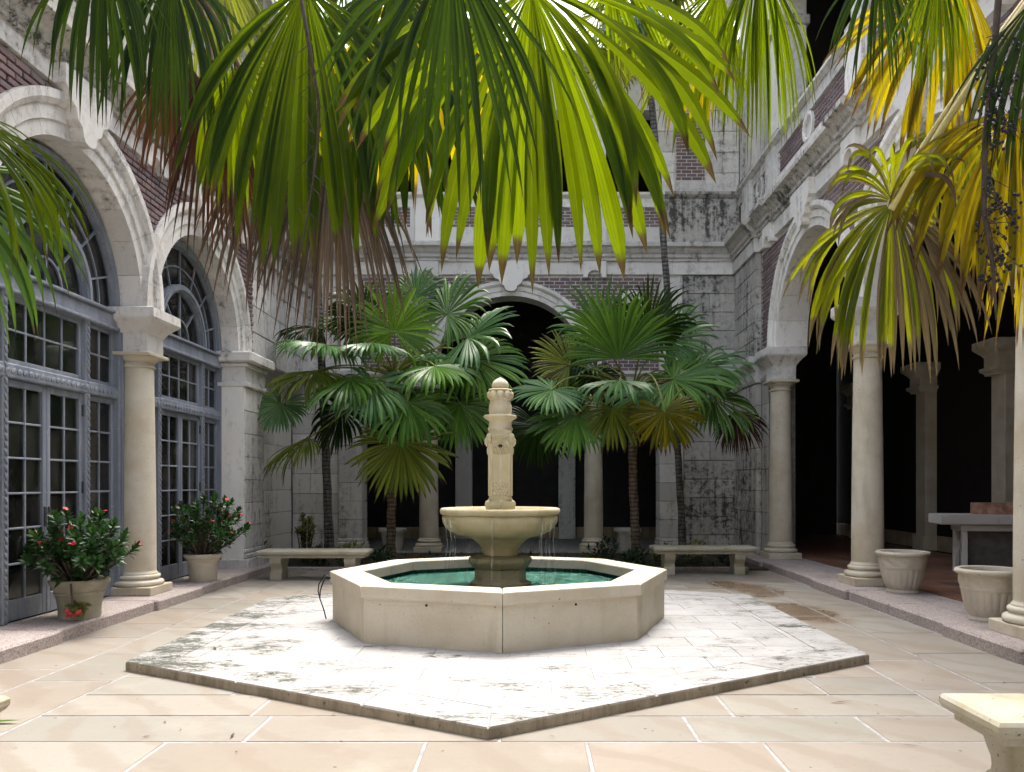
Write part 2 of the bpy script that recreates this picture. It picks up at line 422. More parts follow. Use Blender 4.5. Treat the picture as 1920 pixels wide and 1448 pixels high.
def glass():
    t = NT('window_glass'); p = t.pos(); oi = t.n('ObjectInfo')
    tr = t.n('BsdfTransparent'); tr.inputs['Color'].default_value = (0.62, 0.66, 0.64, 1)
    gl = t.n('BsdfGlossy'); gl.inputs['Roughness'].default_value = 0.03
    nb = t.bump(t.noise(p, 3.0, 2), 0.06, 0.05); t.link(nb, gl.inputs['Normal'])
    df = t.n('BsdfDiffuse'); t.set(df.inputs['Color'], (0.20, 0.20, 0.18))
    fr = t.n('Fresnel'); fr.inputs['IOR'].default_value = 1.5
    dust = t.math('ADD', 0.03, t.math('MULTIPLY', t.ramp(t.noise(t.pos((3, 3, 1.2)), 1.4, 6, 0.7), 0.4, 0.75), 0.22))
    m1 = t.n('MixShader'); t.link(dust, m1.inputs[0]); t.link(tr.outputs[0], m1.inputs[1]); t.link(df.outputs[0], m1.inputs[2])
    m2 = t.n('MixShader'); t.link(fr.outputs[0], m2.inputs[0]); t.link(m1.outputs[0], m2.inputs[1]); t.link(gl.outputs[0], m2.inputs[2])
    return t.done(m2.outputs[0])
M['glass'] = glass()

def leaf_mat(name, dark, light, trans, dead=(0.085, 0.045, 0.024), gloss=0.38, tfac=0.45, tipstart=0.86, spec=.32):
    t = NT(name); at_ = t.n('Attribute'); at_.attribute_name = 'leaf'
    s = t.n('SeparateColor'); t.link(at_.outputs['Color'], s.inputs[0]); tt, rr, dd = s.outputs[0], s.outputs[1], s.outputs[2]
    p = t.pos(); n = t.noise(t.pos(offset_random=True), 5.0, 5, 0.65)
    k = t.math('ADD', t.math('MULTIPLY', rr, 0.55), t.math('MULTIPLY', n, 0.45))
    c = t.mix(t.ramp(k, 0.25, 0.75), dark, light)
    tc = t.mix(t.ramp(k, 0.25, 0.75), tuple(q * 0.45 for q in trans), trans)
    # dry brown tips and spots
    tip = t.ramp(t.math('ADD', tt, t.math('MULTIPLY', t.math('SUBTRACT', t.noise(p, 6, 4), 0.5), 0.22)), tipstart, tipstart + 0.06)
    spot = t.math('MULTIPLY', t.ramp(t.noise(p, 32, 4, 0.7), 0.68, 0.74), 0.5)
    br = t.math('MAXIMUM', t.math('MAXIMUM', tip, dd), spot)
    c = t.mix(br, c, dead); tc = t.mix(br, tc, tuple(q * 0.8 for q in dead))
    vein = t.ramp(t.math('FRACT', t.math('MULTIPLY', at_.outputs['Alpha'], 3.0)), 0.55, 0.95, 0, 0.50); rib = t.ramp(at_.outputs['Alpha'], 0.0, 0.10, 0.35, 0)
    c = t.mix(rib, c, light); tc = t.mix(vein, tc, tuple(q * .45 for q in trans)); tc = t.mix(rib, tc, tuple(min(1, q * 1.25) for q in trans))
    p1 = t.bsdf(c, gloss, None, spec)
    tl = t.n('BsdfTranslucent'); t.link(tc, tl.inputs['Color'])
    mx = t.n('MixShader'); t.set(mx.inputs[0], tfac); t.link(p1, mx.inputs[1]); t.link(tl.outputs[0], mx.inputs[2])
    return t.done(mx.outputs[0])
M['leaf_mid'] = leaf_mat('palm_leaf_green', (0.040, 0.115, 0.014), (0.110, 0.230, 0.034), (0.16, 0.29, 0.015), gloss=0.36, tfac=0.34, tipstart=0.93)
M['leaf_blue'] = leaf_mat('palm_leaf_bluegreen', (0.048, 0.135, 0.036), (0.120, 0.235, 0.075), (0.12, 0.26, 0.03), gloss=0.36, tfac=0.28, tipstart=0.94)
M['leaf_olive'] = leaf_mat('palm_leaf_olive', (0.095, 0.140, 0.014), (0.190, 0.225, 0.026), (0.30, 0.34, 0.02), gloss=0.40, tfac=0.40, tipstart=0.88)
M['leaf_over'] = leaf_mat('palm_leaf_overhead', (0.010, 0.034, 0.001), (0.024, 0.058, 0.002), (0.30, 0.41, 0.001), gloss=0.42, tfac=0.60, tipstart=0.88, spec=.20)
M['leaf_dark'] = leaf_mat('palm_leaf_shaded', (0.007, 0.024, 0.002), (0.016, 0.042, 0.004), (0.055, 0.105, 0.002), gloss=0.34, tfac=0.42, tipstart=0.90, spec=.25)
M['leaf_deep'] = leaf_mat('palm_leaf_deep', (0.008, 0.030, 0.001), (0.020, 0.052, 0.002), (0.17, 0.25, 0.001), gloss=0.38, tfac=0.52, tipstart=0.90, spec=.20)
M['leaf_yellow'] = leaf_mat('palm_leaf_yellow', (0.06, 0.085, 0.002), (0.14, 0.13, 0.003), (0.68, 0.52, 0.002), gloss=0.42, tfac=0.62, tipstart=0.84, dead=(0.12, 0.065, 0.03), spec=.25)
M['leaf_lime'] = leaf_mat('palm_leaf_lime', (0.05, 0.090, 0.002), (0.12, 0.14, 0.004), (0.40, 0.43, 0.002), gloss=0.40, tfac=0.58, tipstart=0.80, dead=(0.13, 0.09, 0.055), spec=.30)
M['leaf_dead'] = leaf_mat('palm_leaf_dry', (0.060, 0.045, 0.034), (0.15, 0.115, 0.088), (0.11, 0.08, 0.05), gloss=0.6, tfac=0.30, dead=(0.10, 0.05, 0.03))
M['leaf_rust'] = leaf_mat('palm_leaf_rust', (0.030, 0.013, 0.008), (0.070, 0.030, 0.014), (0.10, 0.035, 0.012), gloss=0.6, tfac=0.30, dead=(0.06, 0.026, 0.016))
M['euph'] = leaf_mat('shrub_leaf', (0.012, 0.045, 0.014), (0.035, 0.100, 0.022), (0.06, 0.15, 0.02), gloss=0.35, tfac=0.22, tipstart=1.5)
M['varieg'] = leaf_mat('variegated_leaf', (0.11, 0.15, 0.045), (0.40, 0.38, 0.15), (0.30, 0.32, 0.08), gloss=0.4, tfac=0.3, tipstart=1.5)
M['bed'] = leaf_mat('bed_leaf', (0.015, 0.040, 0.016), (0.045, 0.085, 0.035), (0.05, 0.11, 0.02), gloss=0.4, tfac=0.25, tipstart=1.5)
M['flower'] = plain('flower_red', (0.62, 0.055, 0.075), 0.5, 0.35, 30)
M['petiole'] = plain('petiole', (0.16, 0.17, 0.04), 0.5, 0.3, 6)
M['petiole_dry'] = plain('petiole_dry', (0.17, 0.105, 0.06), 0.7, 0.35, 6)
M['petiole_pale'] = plain('petiole_pale', (0.42, 0.36, 0.13), 0.5, 0.2, 6)
M['stem'] = plain('shrub_stem', (0.085, 0.065, 0.05), 0.85, 0.3, 20, bump=0.5)
M['berry'] = plain('berry', (0.012, 0.013, 0.020), 0.35, 0.3, 20)
M['stalk'] = plain('fruit_stalk', (0.055, 0.040, 0.030), 0.8, 0.3, 20)

def trunk_mat(name, a, b):
    t = NT(name); p = t.pos(); w = t.n('TexWave', wave_type='BANDS', bands_direction='Z'); t.link(p, w.inputs['Vector'])
    w.inputs['Scale'].default_value = 4.2; w.inputs['Distortion'].default_value = 3.0; w.inputs['Detail'].default_value = 3.0; w.inputs['Detail Scale'].default_value = 2.0
    n = t.noise(t.pos((10, 10, 2)), 2.0, 7, 0.7)
    c = t.mix(t.ramp(n, 0.3, 0.7), a, b); c = t.mix(t.ramp(w.outputs['Fac'], 0.0, 0.35, 0.75, 0), c, tuple(k * 0.3 for k in a))
    h = t.math('ADD', w.outputs['Fac'], n)
    return t.done(t.bsdf(c, 0.95, t.bump(h, 0.6, 0.02), 0.15))
M['trunk'] = trunk_mat('palm_trunk', (0.105, 0.08, 0.058), (0.20, 0.155, 0.115))
M['trunk_grey'] = trunk_mat('palm_trunk_grey', (0.06, 0.055, 0.05), (0.22, 0.21, 0.20))

def water_mat(milk):
    t = NT('pool_water'); p = t.pos()
    h = t.math('ADD', t.noise(p, 9, 4, 0.6, 0.6), t.math('MULTIPLY', t.noise(p, 30, 3, 0.6), 0.4)); nb = t.bump(h, 0.9, 0.05)
    tr = t.n('BsdfTransparent'); tr.inputs['Color'].default_value = (0.60, 0.95, 0.84, 1)
    gl = t.n('BsdfGlossy'); gl.inputs['Roughness'].default_value = 0.04; t.link(nb, gl.inputs['Normal'])
    fr = t.n('Fresnel'); fr.inputs['IOR'].default_value = 1.33; t.link(nb, fr.inputs['Normal'])
    df = t.n('BsdfDiffuse'); df.inputs['Color'].default_value = (0.003, 0.062, 0.042, 1)
    m0 = t.n('MixShader'); m0.inputs[0].default_value = milk; t.link(tr.outputs[0], m0.inputs[1]); t.link(df.outputs[0], m0.inputs[2])
    m = t.n('MixShader'); t.link(t.math('MULTIPLY', fr.outputs[0], 0.75), m.inputs[0]); t.link(m0.outputs[0], m.inputs[1]); t.link(gl.outputs[0], m.inputs[2])
    return t.done(m.outputs[0])
M['water'] = water_mat(.38)
M['bowl_water'] = water_mat(.0); M['bowl_water'].node_tree.nodes['Transparent BSDF'].inputs[0].default_value = (.93, .95, .93, 1)
def stream_mat():
    t = NT('falling_water'); tr = t.n('BsdfTransparent'); gl = t.bsdf((0.8, 0.85, 0.87), 0.15, None, 0.6)
    m = t.n('MixShader'); m.inputs[0].default_value = 0.22; t.link(tr.outputs[0], m.inputs[1]); t.link(gl, m.inputs[2])
    return t.done(m.outputs[0])
M['stream'] = stream_mat()
def tile_mat(name, a, b):
    t = NT(name); oi = t.n('ObjectInfo'); c = t.mix(oi.outputs['Random'], a, b)
    return t.done(t.bsdf(c, 0.25, None, 0.5))
M['pooltile'] = tile_mat('pool_tile', (0.012, 0.085, 0.075), (0.03, 0.16, 0.13))
M['poolfloor'] = plain('pool_floor', (0.006, 0.15, 0.10), 0.6, 0.25, 6)
M['marble'] = plain('pink_marble', (0.42, 0.24, 0.17), 0.4, 0.45, 9)
M['greystone'] = weathered_stone('table_stone', (0.62, 0.60, 0.56), 0.2, warm=(0.34, 0.33, 0.32))
M['greypanel'] = plain('table_panel', (0.13, 0.12, 0.11), 0.7, 0.25, 6)

# ------------------------------------------------------------------ ground, floor, platform
g = MB(); g.box(-400, 400, -400, 400, -0.30, -0.05); tag(g.build('ground', M['grout']), kind='structure')
floor = MB().box(-4.40, 4.00, -3.0, 16.9, -0.04, -0.0035).build('courtyard_floor', M['grout']); tag(floor, kind='structure')

PLAT = [(-0.256, 4.53), (2.72, 6.48), (2.68, 9.95), (-0.28, 11.55), (-3.20, 9.70), (-3.17, 6.22)]   # hexagon round the fountain
PH = 0.072
def planes_of(poly, inset=0.0):
    out = []
    for i in range(len(poly)):
        a, b = poly[i], poly[(i + 1) % len(poly)]
        nx, ny = b[1] - a[1], -(b[0] - a[0]); l = math.hypot(nx, ny); nx /= l; ny /= l
        out.append((nx, ny, nx * a[0] + ny * a[1] - inset))
    return out
PL_IN = planes_of(PLAT, 0.25)
def inside(p, planes): return all(nx * p[0] + ny * p[1] <= c for nx, ny, c in planes)

def flag(x0, x1, y0, y1):
    cs = [(x0, y0), (x1, y0), (x1, y1), (x0, y1)]
    if all(inside(c, PL_IN) for c in cs): return
    j = lambda: U(-0.004, 0.004)
    gp = 0.0095
    poly = [(x0 + gp + j(), y0 + gp + j()), (x1 - gp + j(), y0 + gp + j()), (x1 - gp + j(), y1 - gp + j()), (x0 + gp + j(), y1 - gp + j())]
    mb = MB(); slab(mb, poly, -0.035, U(-0.002, 0.0025), 0.004); mb.build('flagstone', M['flag'], floor)

y = 1.5
while y < 13.3:
    h = 0.50 if y < 6 else U(0.46, 0.56)
    x = -3.09 - U(0.0, 0.5)
    first = True
    while x < 2.63:
        w = U(0.85, 1.5)
        x1 = x + w
        if 2.66 - x1 < 0.45: x1 = 2.66
        flag(max(x, -3.09), x1, y, y + h); x = x1
    y += h
YTOP = y
for xs in ((-4.33, -3.70), (-3.70, -3.09), (2.66, 3.24), (3.24, 3.93)):
    y = 1.2 + U(0, 0.6)
    while y < YTOP:
        l = U(0.7, 1.35); y1 = min(y + l, YTOP)
        if y1 - y > 0.15: flag(xs[0], xs[1], y, y1)
        y = y1 if y1 < YTOP else YTOP + 1

platform = empty('stone_platform', (-0.25, 8.1, 0))
tag(platform, 'white hexagonal stone platform with black lichen, under the fountain', 'platform')
MB().extrude([(p[0] * 0.985 - 0.003, p[1] * 0.985 + 0.12, -0.01) for p in PLAT], (0, 0, PH + 0.003)).build('core', M['paver'], platform)
RIM = 0.36
inner = planes_of(PLAT, RIM + 0.004)
for i in range(6):            # rim stones, each side cut into a few lengths
    a, b = Vector(PLAT[i]), Vector(PLAT[(i + 1) % 6]); pr_, nx_ = Vector(PLAT[i - 1]), Vector(PLAT[(i + 2) % 6])
    e = (b - a).normalized(); nin = Vector((-e.y, e.x))
    def bis(p, q, r):          # inner corner at vertex q
        e1 = (q - p).normalized(); e2 = (r - q).normalized(); n1 = Vector((-e1.y, e1.x)); n2 = Vector((-e2.y, e2.x))
        m = (n1 + n2).normalized(); return q + m * (RIM / m.dot(n1))
    ia, ib = bis(pr_, a, b), bis(a, b, nx_)
    cuts = [0.0, U(0.28, 0.38), U(0.62, 0.72), 1.0]
    for k in range(3):
        t0, t1 = cuts[k], cuts[k + 1]; gg = 0.002
        o0, o1 = a.lerp(b, t0), a.lerp(b, t1); q0, q1 = ia.lerp(ib, t0), ia.lerp(ib, t1)
        if 0 < k: o0 += e * gg; q0 += e * gg
        if k < 2: o1 -= e * gg; q1 -= e * gg
        mb = MB(); slab(mb, [tuple(o0), tuple(o1), tuple(q1), tuple(q0)], 0.0, PH + U(-.001, .002), 0.012); mb.build('rim_stone', M['rim'], platform)
y = 4.4; row = 0
while y < 11.7:
    x = -3.6 + (row % 2) * 0.31
    while x < 3.0:
        gp = 0.0018
        poly = clip_poly([(x + gp, y + gp), (x + 0.62 - gp, y + gp), (x + 0.62 - gp, y + 0.40 - gp), (x + gp, y + 0.40 - gp)], inner)
        if poly:
            ar = abs(sum(poly[k][0] * poly[(k + 1) % len(poly)][1] - poly[(k + 1) % len(poly)][0] * poly[k][1] for k in range(len(poly)))) / 2
            cxp, cyp = sum(p[0] for p in poly) / len(poly), sum(p[1] for p in poly) / len(poly)
            if ar > 0.004 and math.hypot(cxp + 0.34, cyp - 8.23) > 1.15:
                mb = MB(); slab(mb, poly, 0.03, PH - 0.001 + U(-.0007, .0007), 0.0025); mb.build('paver', M['paver'], platform)
        x += 0.62
    y += 0.40; row += 1

# ------------------------------------------------------------------ building helpers
class Fr:
    def __init__(s, o, u, n): s.o = Vector(o); s.u = Vector(u); s.n = Vector(n)
    def p(s, u, n, z): return s.o + s.u * u + s.n * n + Vector((0, 0, z))
def fbox(mb, fr, u0, u1, n0, n1, z0, z1):
    a, b = fr.p(u0, n0, z0), fr.p(u1, n1, z1)
    return mb.box(min(a.x, b.x), max(a.x, b.x), min(a.y, b.y), max(a.y, b.y), z0, z1)
def fcbox(mb, fr, u0, u1, n0, n1, z0, z1, ch=0.012):
    a, b = fr.p(u0, n0, z0), fr.p(u1, n1, z1)
    return mb.cbox((a + b) / 2, (abs(a.x - b.x), abs(a.y - b.y), abs(z1 - z0)), ch)
def fprism(mb, fr, poly, n0, n1): return mb.extrude([fr.p(u, n0, z) for u, z in poly], fr.n * (n1 - n0))
def fprofile(mb, fr, prof, u0, u1): return mb.extrude([fr.p(u0, n, z) for n, z in prof], fr.u * (u1 - u0))
def fring(mb, fr, uc, zc, prof, a0, a1, steps):
    k = len(prof); vs = []; fs = []
    for i in range(steps + 1):
        a = a0 + (a1 - a0) * i / steps
        for r, n in prof: vs.append(fr.p(uc + r * math.cos(a), n, zc + r * math.sin(a)))
    for i in range(steps):
        for j in range(k):
            l = (j + 1) % k; fs.append((i * k + j, i * k + l, (i + 1) * k + l, (i + 1) * k + j))
    fs += [tuple(range(k - 1, -1, -1)), tuple(steps * k + j for j in range(k))]
    return mb.add(vs, fs)
def arch_core(mb, fr, uc, ro, s, u0, u1, ztop, n0, n1):
    ns = 18
    for i in range(ns):
        a, b = math.pi * i / ns, math.pi * (i + 1) / ns
        ua, za, ub, zb = uc + ro * math.cos(a), s + ro * math.sin(a), uc + ro * math.cos(b), s + ro * math.sin(b)
        fprism(mb, fr, [(ub, zb), (ua, za), (ua, ztop), (ub, ztop)], n0, n1)
    if uc - ro > u0: fbox(mb, fr, u0, uc - ro, n0, n1, s, ztop)
    if uc + ro < u1: fbox(mb, fr, uc + ro, u1, n0, n1, s, ztop)
def voussoirs(fr, parent, uc, r, s, w, thick, dn, mat, nv=11):
    prof = [(r, -thick), (r, 0.03 + dn), (r + .33 * w, 0.03 + dn), (r + .35 * w, 0.052 + dn), (r + .66 * w, 0.052 + dn), (r + .68 * w, 0.075 + dn), (r + .80 * w, 0.105 + dn), (r + w, 0.105 + dn), (r + w, -0.015), (r + .55 * w, -0.02), (r + .55 * w, -thick)]
    for k in range(nv):
        g_ = 0.0016
        mb = MB(); fring(mb, fr, uc, s, prof, math.pi * k / nv + g_, math.pi * (k + 1) / nv - g_, 3)
        mb.build('voussoir', mat, parent, smooth=25)

CORN = [(-0.2, 0), (0.09, 0), (0.09, 0.05), (0.13, 0.075), (0.13, 0.135), (0.17, 0.17), (0.21, 0.235), (0.29, 0.265), (0.29, 0.335), (0.26, 0.36), (-0.2, 0.40)]
def cornice(fr, parent, u0, u1, z, mat, out=0.0, name='cornice'):
    mb = MB(); fprofile(mb, fr, [(n + (out if n > 0 else 0), z + h) for n, h in CORN], u0, u1); return mb.build(name, mat, parent)
def ashlar(fr, parent, u0, u1, z0, z1, mat, course=0.44, ln=(0.55, 1.0), n=0.0, name='stone_block'):
    nc = max(1, round((z1 - z0) / course)); h = (z1 - z0) / nc
    for i in range(nc):
        u = u0; k = 0
        while u < u1 - 1e-6:
            w = U(*ln) * (0.6 if (k == 0 and i % 2) else 1); ue = u + w
            if u1 - ue < ln[0] * 0.5: ue = u1
            gp = 0.004; mb = MB(); fcbox(mb, fr, u + gp, ue - gp, n - 0.10, n + U(-0.004, 0.004), z0 + i * h + gp, z0 + (i + 1) * h - gp, 0.008)
            mb.build(name, mat, parent); u = ue; k += 1
BRICKS = {}
def brick_rows(fr, parent, u0, u1, z0, z1, holes=()):
    """holes: (uc, zc, r) circles left free"""
    ch, bl = 0.074, 0.222; nr = max(1, int(round((z1 - z0) / ch))); ch = (z1 - z0) / nr
    for i in range(nr):
        za, zb = z0 + i * ch, z0 + (i + 1) * ch
        ivs = [(u0, u1)]
        for uc, zc, r in holes:
            zt = min(abs(za - zc), abs(zb - zc)) if not (za <= zc <= zb) else 0.0
            zt = max(abs(za - zc), abs(zb - zc))
            if zt < r:
                hw = math.sqrt(r * r - zt * zt); new = []
                for a, b in ivs:
                    if uc - hw > a: new.append((a, min(b, uc - hw)))
                    if uc + hw < b: new.append((max(a, uc + hw), b))
                ivs = [q for q in new if q[1] > q[0]]
        for a, b in ivs:
            k = math.floor((a - (i % 2) * bl / 2) / bl)
            while True:
                s_ = k * bl + (i % 2) * bl / 2; e_ = s_ + bl; k += 1
                if s_ >= b: break
                s2, e2 = max(s_, a), min(e_, b)
                if e2 - s2 < 0.035: continue
                BRICKS.setdefault(parent, []).append((fr, (s2 + e2) / 2 + U(-.002, .002), (za + zb) / 2 + U(-.0015, .0015), e2 - s2 - 0.020, ch - 0.0185, U(-0.003, 0.004)))
BMESH = {}
def flush_bricks():
    for parent, lst in BRICKS.items():
        lst.sort(key=lambda b: (b[0].p(b[1], 0, b[2]) - Vector((0, 0, CAM_H))).length)
        vis = [b for b in lst if (lambda q: q.y > 4 and abs(q.x + 0.1 * q.y * 0) / q.y < 0.72 and (q.z - CAM_H) / q.y < 0.63)(b[0].p(b[1], 0, b[2]))]
        keep = set(id(b) for b in vis[:300]); rest = MB()
        for b in lst:
            fr, u, z, l, h, n = b
            if id(b) in keep:
                key = (tuple(fr.u), 1)
                if key not in BMESH:
                    f0 = Fr((0, 0, 0), fr.u, fr.n); mb = MB(); fcbox(mb, f0, -0.1, 0.1, -0.05, 0.0, -0.029, 0.029, 0.005); BMESH[key] = mb.mesh('brick', M['brick'])
                o = obj('brick', BMESH[key], parent, fr.p(u, n, z))
                sx = l / 0.2; o.scale = (sx if abs(fr.u.x) > .5 else 1, sx if abs(fr.u.y) > .5 else 1, h / 0.058)
            else: fcbox(rest, fr, u - l / 2, u + l / 2, -0.05, n, z - h / 2, z + h / 2, 0.005)
        if rest.v: tag(rest.build('brickwork', M['brick'], parent), kind='stuff')

def keystone(fr, parent, uc, zf0, zf1, mat, n=0.16, depth=0.38):
    half = [(0.43, zf0), (0.37, zf0 - .10 * depth), (0.345, zf0 - .27 * depth), (0.25, zf0 - .36 * depth), (0.22, zf0 - .58 * depth), (0.135, zf0 - .70 * depth), (0.12, zf0 - .86 * depth), (0.085, zf0 - .96 * depth), (0.03, zf0 - depth)]
    poly = [(uc - 0.43, zf1)] + [(uc - a, z) for a, z in half] + [(uc + a, z) for a, z in reversed(half)] + [(uc + 0.43, zf1)]
    mb = MB(); fprism(mb, fr, poly, -0.02, n); mb.build('keystone', mat, parent)
def corbel(fr, parent, uc, zf0, zf1, mat, n=0.14, hw=0.24):
    arc = [(uc + 0.15 * math.cos(a), zf0 - 0.06 + 0.15 * math.sin(a)) for a in [math.pi * (1 - k / 8) for k in range(9)]]
    poly = [(uc - hw, zf1), (uc - hw, zf0 - 0.06)] + arc + [(uc + hw, zf0 - 0.06), (uc + hw, zf1)]
    mb = MB(); fprism(mb, fr, poly, -0.02, n); mb.build('corbel', mat, parent)

# --- column: base at z=0, impost top at z=H
def make_column(H, parent, loc, square_cap=0.31, impost=True, rb=0.205, rt=0.175):
    zc = H - (0.56 if impost else 0.16)            # top of the abacus
    mb = MB(); prof = []
    z0, z1 = 0.30, zc - 0.20
    for i in range(13):
        t = i / 12; prof.append((rb + (rt - rb) * t ** 1.6, z0 + (z1 - z0) * t))
    mb.lathe(prof, 40); sh = mb.build('column', M['column'], parent, loc, smooth=60)
    def sub(name, mb_, sm=None): return mb_.build(name, M['column'], sh, loc, smooth=sm)
    mb = MB(); mb.cbox((0, 0, 0.055), (0.58, 0.58, 0.11), 0.008); sub('plinth', mb)
    tor = [(0.285, 0.11)]
    tor += [(0.265 + 0.028 * math.cos(a), 0.145 + 0.035 * math.sin(a)) for a in [-math.pi / 2 + math.pi * k / 6 for k in range(7)]]
    tor += [(0.245, 0.185), (0.235, 0.20)] + [(0.232 + 0.022 * math.cos(a), 0.228 + 0.026 * math.sin(a)) for a in [-math.pi / 2 + math.pi * k / 6 for k in range(7)]]
    tor += [(0.222, 0.256), (0.222, 0.274), (0.208, 0.285), (rb, 0.305)]
    mb = MB(); mb.lathe(tor, 40); sub('base', mb, 50)
    cp = [(rt, z1), (rt + .018, z1 + .006), (rt + .026, z1 + .02), (rt + .018, z1 + .034), (rt, z1 + .042), (rt, z1 + .075), (rt + .02, z1 + .085), (rt + .045, z1 + .115), (rt + .058, z1 + .145), (rt + .06, z1 + .152)]
    mb = MB(); mb.lathe(cp, 40); mb.cbox((0, 0, zc - 0.028), (0.52, 0.52, 0.05), 0.012); sub('capital', mb, 40)
    if impost:
        q = square_cap
        mb = MB()
        mb.cbox((0, 0, zc + 0.13), (0.42, 0.42, 0.26), 0.004)
        prof = [(0.215, zc + .235), (0.225, zc + .26), (0.25, zc + .30), (0.30, zc + .36), (0.345, zc + .40), (0.36, zc + .43), (0.36, zc + .548), (0.33, zc + .56)]
        s2 = math.sqrt(2); mb.lathe([(r * s2 * q / 0.31, z) for r, z in prof], 4, phase=math.pi / 4); mb.build('impost', M['stone_mid'], sh, loc)
    return sh

def plain_wall(fr, parent, u0, u1, n0, n1, z0, z1, mat, name='wall'):
    mb = MB(); fbox(mb, fr, u0, u1, n0, n1, z0, z1); return mb.build(name, mat, parent)

STY = 0.12
# ================================================================== right: open loggia
FRR = Fr((4.32, 0, 0), (0, 1, 0), (-1, 0, 0))
loggia = empty('loggia_building', (6.0, 9.0, 0)); tag(loggia, 'two-storey stone and brick loggia wing with round-arched openings on the right', 'building')
RC = [3.15, 7.03, 10.65, 14.4]; RA = [5.09, 8.84, 12.525]; SR = 3.87; RR = 1.56; WR = 0.36
col0 = make_column(SR - STY, loggia, (4.45, RC[0], STY))
for u in RC[1:]:
    c = copy_tree(col0, loggia); c.location = (4.45, u, STY)
    for ch in c.children: ch.location = (4.45, u, STY); WL[ch] = Vector(ch.location)
    for ch in c.children: ch.matrix_parent_inverse = Matrix.Translation(-Vector((4.45, u, STY)))
    WL[c] = Vector((4.45, u, STY))
ZF0, ZF1, ZC, ZCAP = 5.84, 6.10, 6.50, 7.55
mb = MB()
for i, uc in enumerate(RA):
    arch_core(mb, FRR, uc, RR + 0.15, SR, RC[i] if i else RC[0], RC[i + 1], ZF0 + 0.02, -0.50, -0.012)
fbox(mb, FRR, -3.0, RC[0], -0.50, -0.012, 0, ZF0 + .02)
mb.build('brick_backing', M['mortar'], loggia)
for i, uc in enumerate(RA): voussoirs(FRR, loggia, uc, RR, SR, WR, 0.503, 0.004 * (i % 2), M['stone_light'])
for i, uc in enumerate(RA):
    brick_rows(FRR, loggia, RC[i] + 0.0, RC[i + 1] if i < 2 else 15.13, SR + 0.02, ZF0 - 0.06, [(uc, SR, RR + WR - 0.03)] )
plain_wall(FRR, loggia, 14.72, 16.95, -0.50, -0.02, 0.0, SR, M['joint']); plain_wall(FRR, loggia, 15.16, 16.9, -0.3, 0.07, 0.0, ZF0, M['joint'], 'pier_core')
plain_wall(FRR, loggia, 14.40, 16.95, -0.50, -0.015, SR + 0.001, ZF0 + .02, M['mortar'])
ashlar(FRR, loggia, 15.15, 16.80, SR + .02, ZF0, M['stone_heavy'], 0.33, (0.45, 0.9), n=0.10)
ashlar(FRR, loggia, 14.74, 15.13, STY, SR - 0.52, M['stone_heavy'], 0.42, (0.3, .5), n=0.0)
ashlar(FRR, loggia, 15.15, 16.80, STY, SR - 0.52, M['stone_heavy'], 0.42, (0.5, 1.0), n=0.10)
mb = MB(); fprofile(mb, FRR, [(-0.2, SR - .50), (0.02, SR - .50), (0.05, SR - .44), (0.05, SR - .40), (0.01, SR - .38), (0.01, SR - .28), (0.06, SR - .22), (0.13, SR - .13), (0.15, SR - .12), (0.15, SR), (-0.2, SR)], 14.78, 15.12); mb.build('impost_band', M['stone_mid'], loggia)
mb = MB(); fprofile(mb, FRR, [(-0.2, SR - .50), (0.12, SR - .50), (0.15, SR - .44), (0.15, SR - .40), (0.11, SR - .38), (0.11, SR - .28), (0.16, SR - .22), (0.23, SR - .13), (0.25, SR - .12), (0.25, SR), (-0.2, SR)], 15.13, 16.80); mb.build('impost_band', M['stone_mid'], loggia)
mb = MB(); fbox(mb, FRR, -3, 15.12, -0.45, 0.06, ZF0, ZF1); mb.build('frieze', M['stone_light'], loggia)
mb = MB(); fbox(mb, FRR, 15.12, 16.82, -0.45, 0.15, ZF0, ZF1); mb.build('frieze', M['stone_mid'], loggia); cornice(FRR, loggia, 15.1, 16.81, ZF1 + .005, M['stone_heavy'], 0.10)
for uc in RA: keystone(FRR, loggia, uc, ZF0 + .01, ZF1, M['stone_light'])
for u in RC: corbel(FRR, loggia, u, ZF0 - .02, ZF1, M['stone_light'])
cornice(FRR, loggia, -3, 16.80, ZF1, M['stone_heavy'])
for u in RC: cornice(FRR, loggia, u - 0.33, u + 0.33, ZF1 + 0.004, M['stone_heavy'], 0.07)
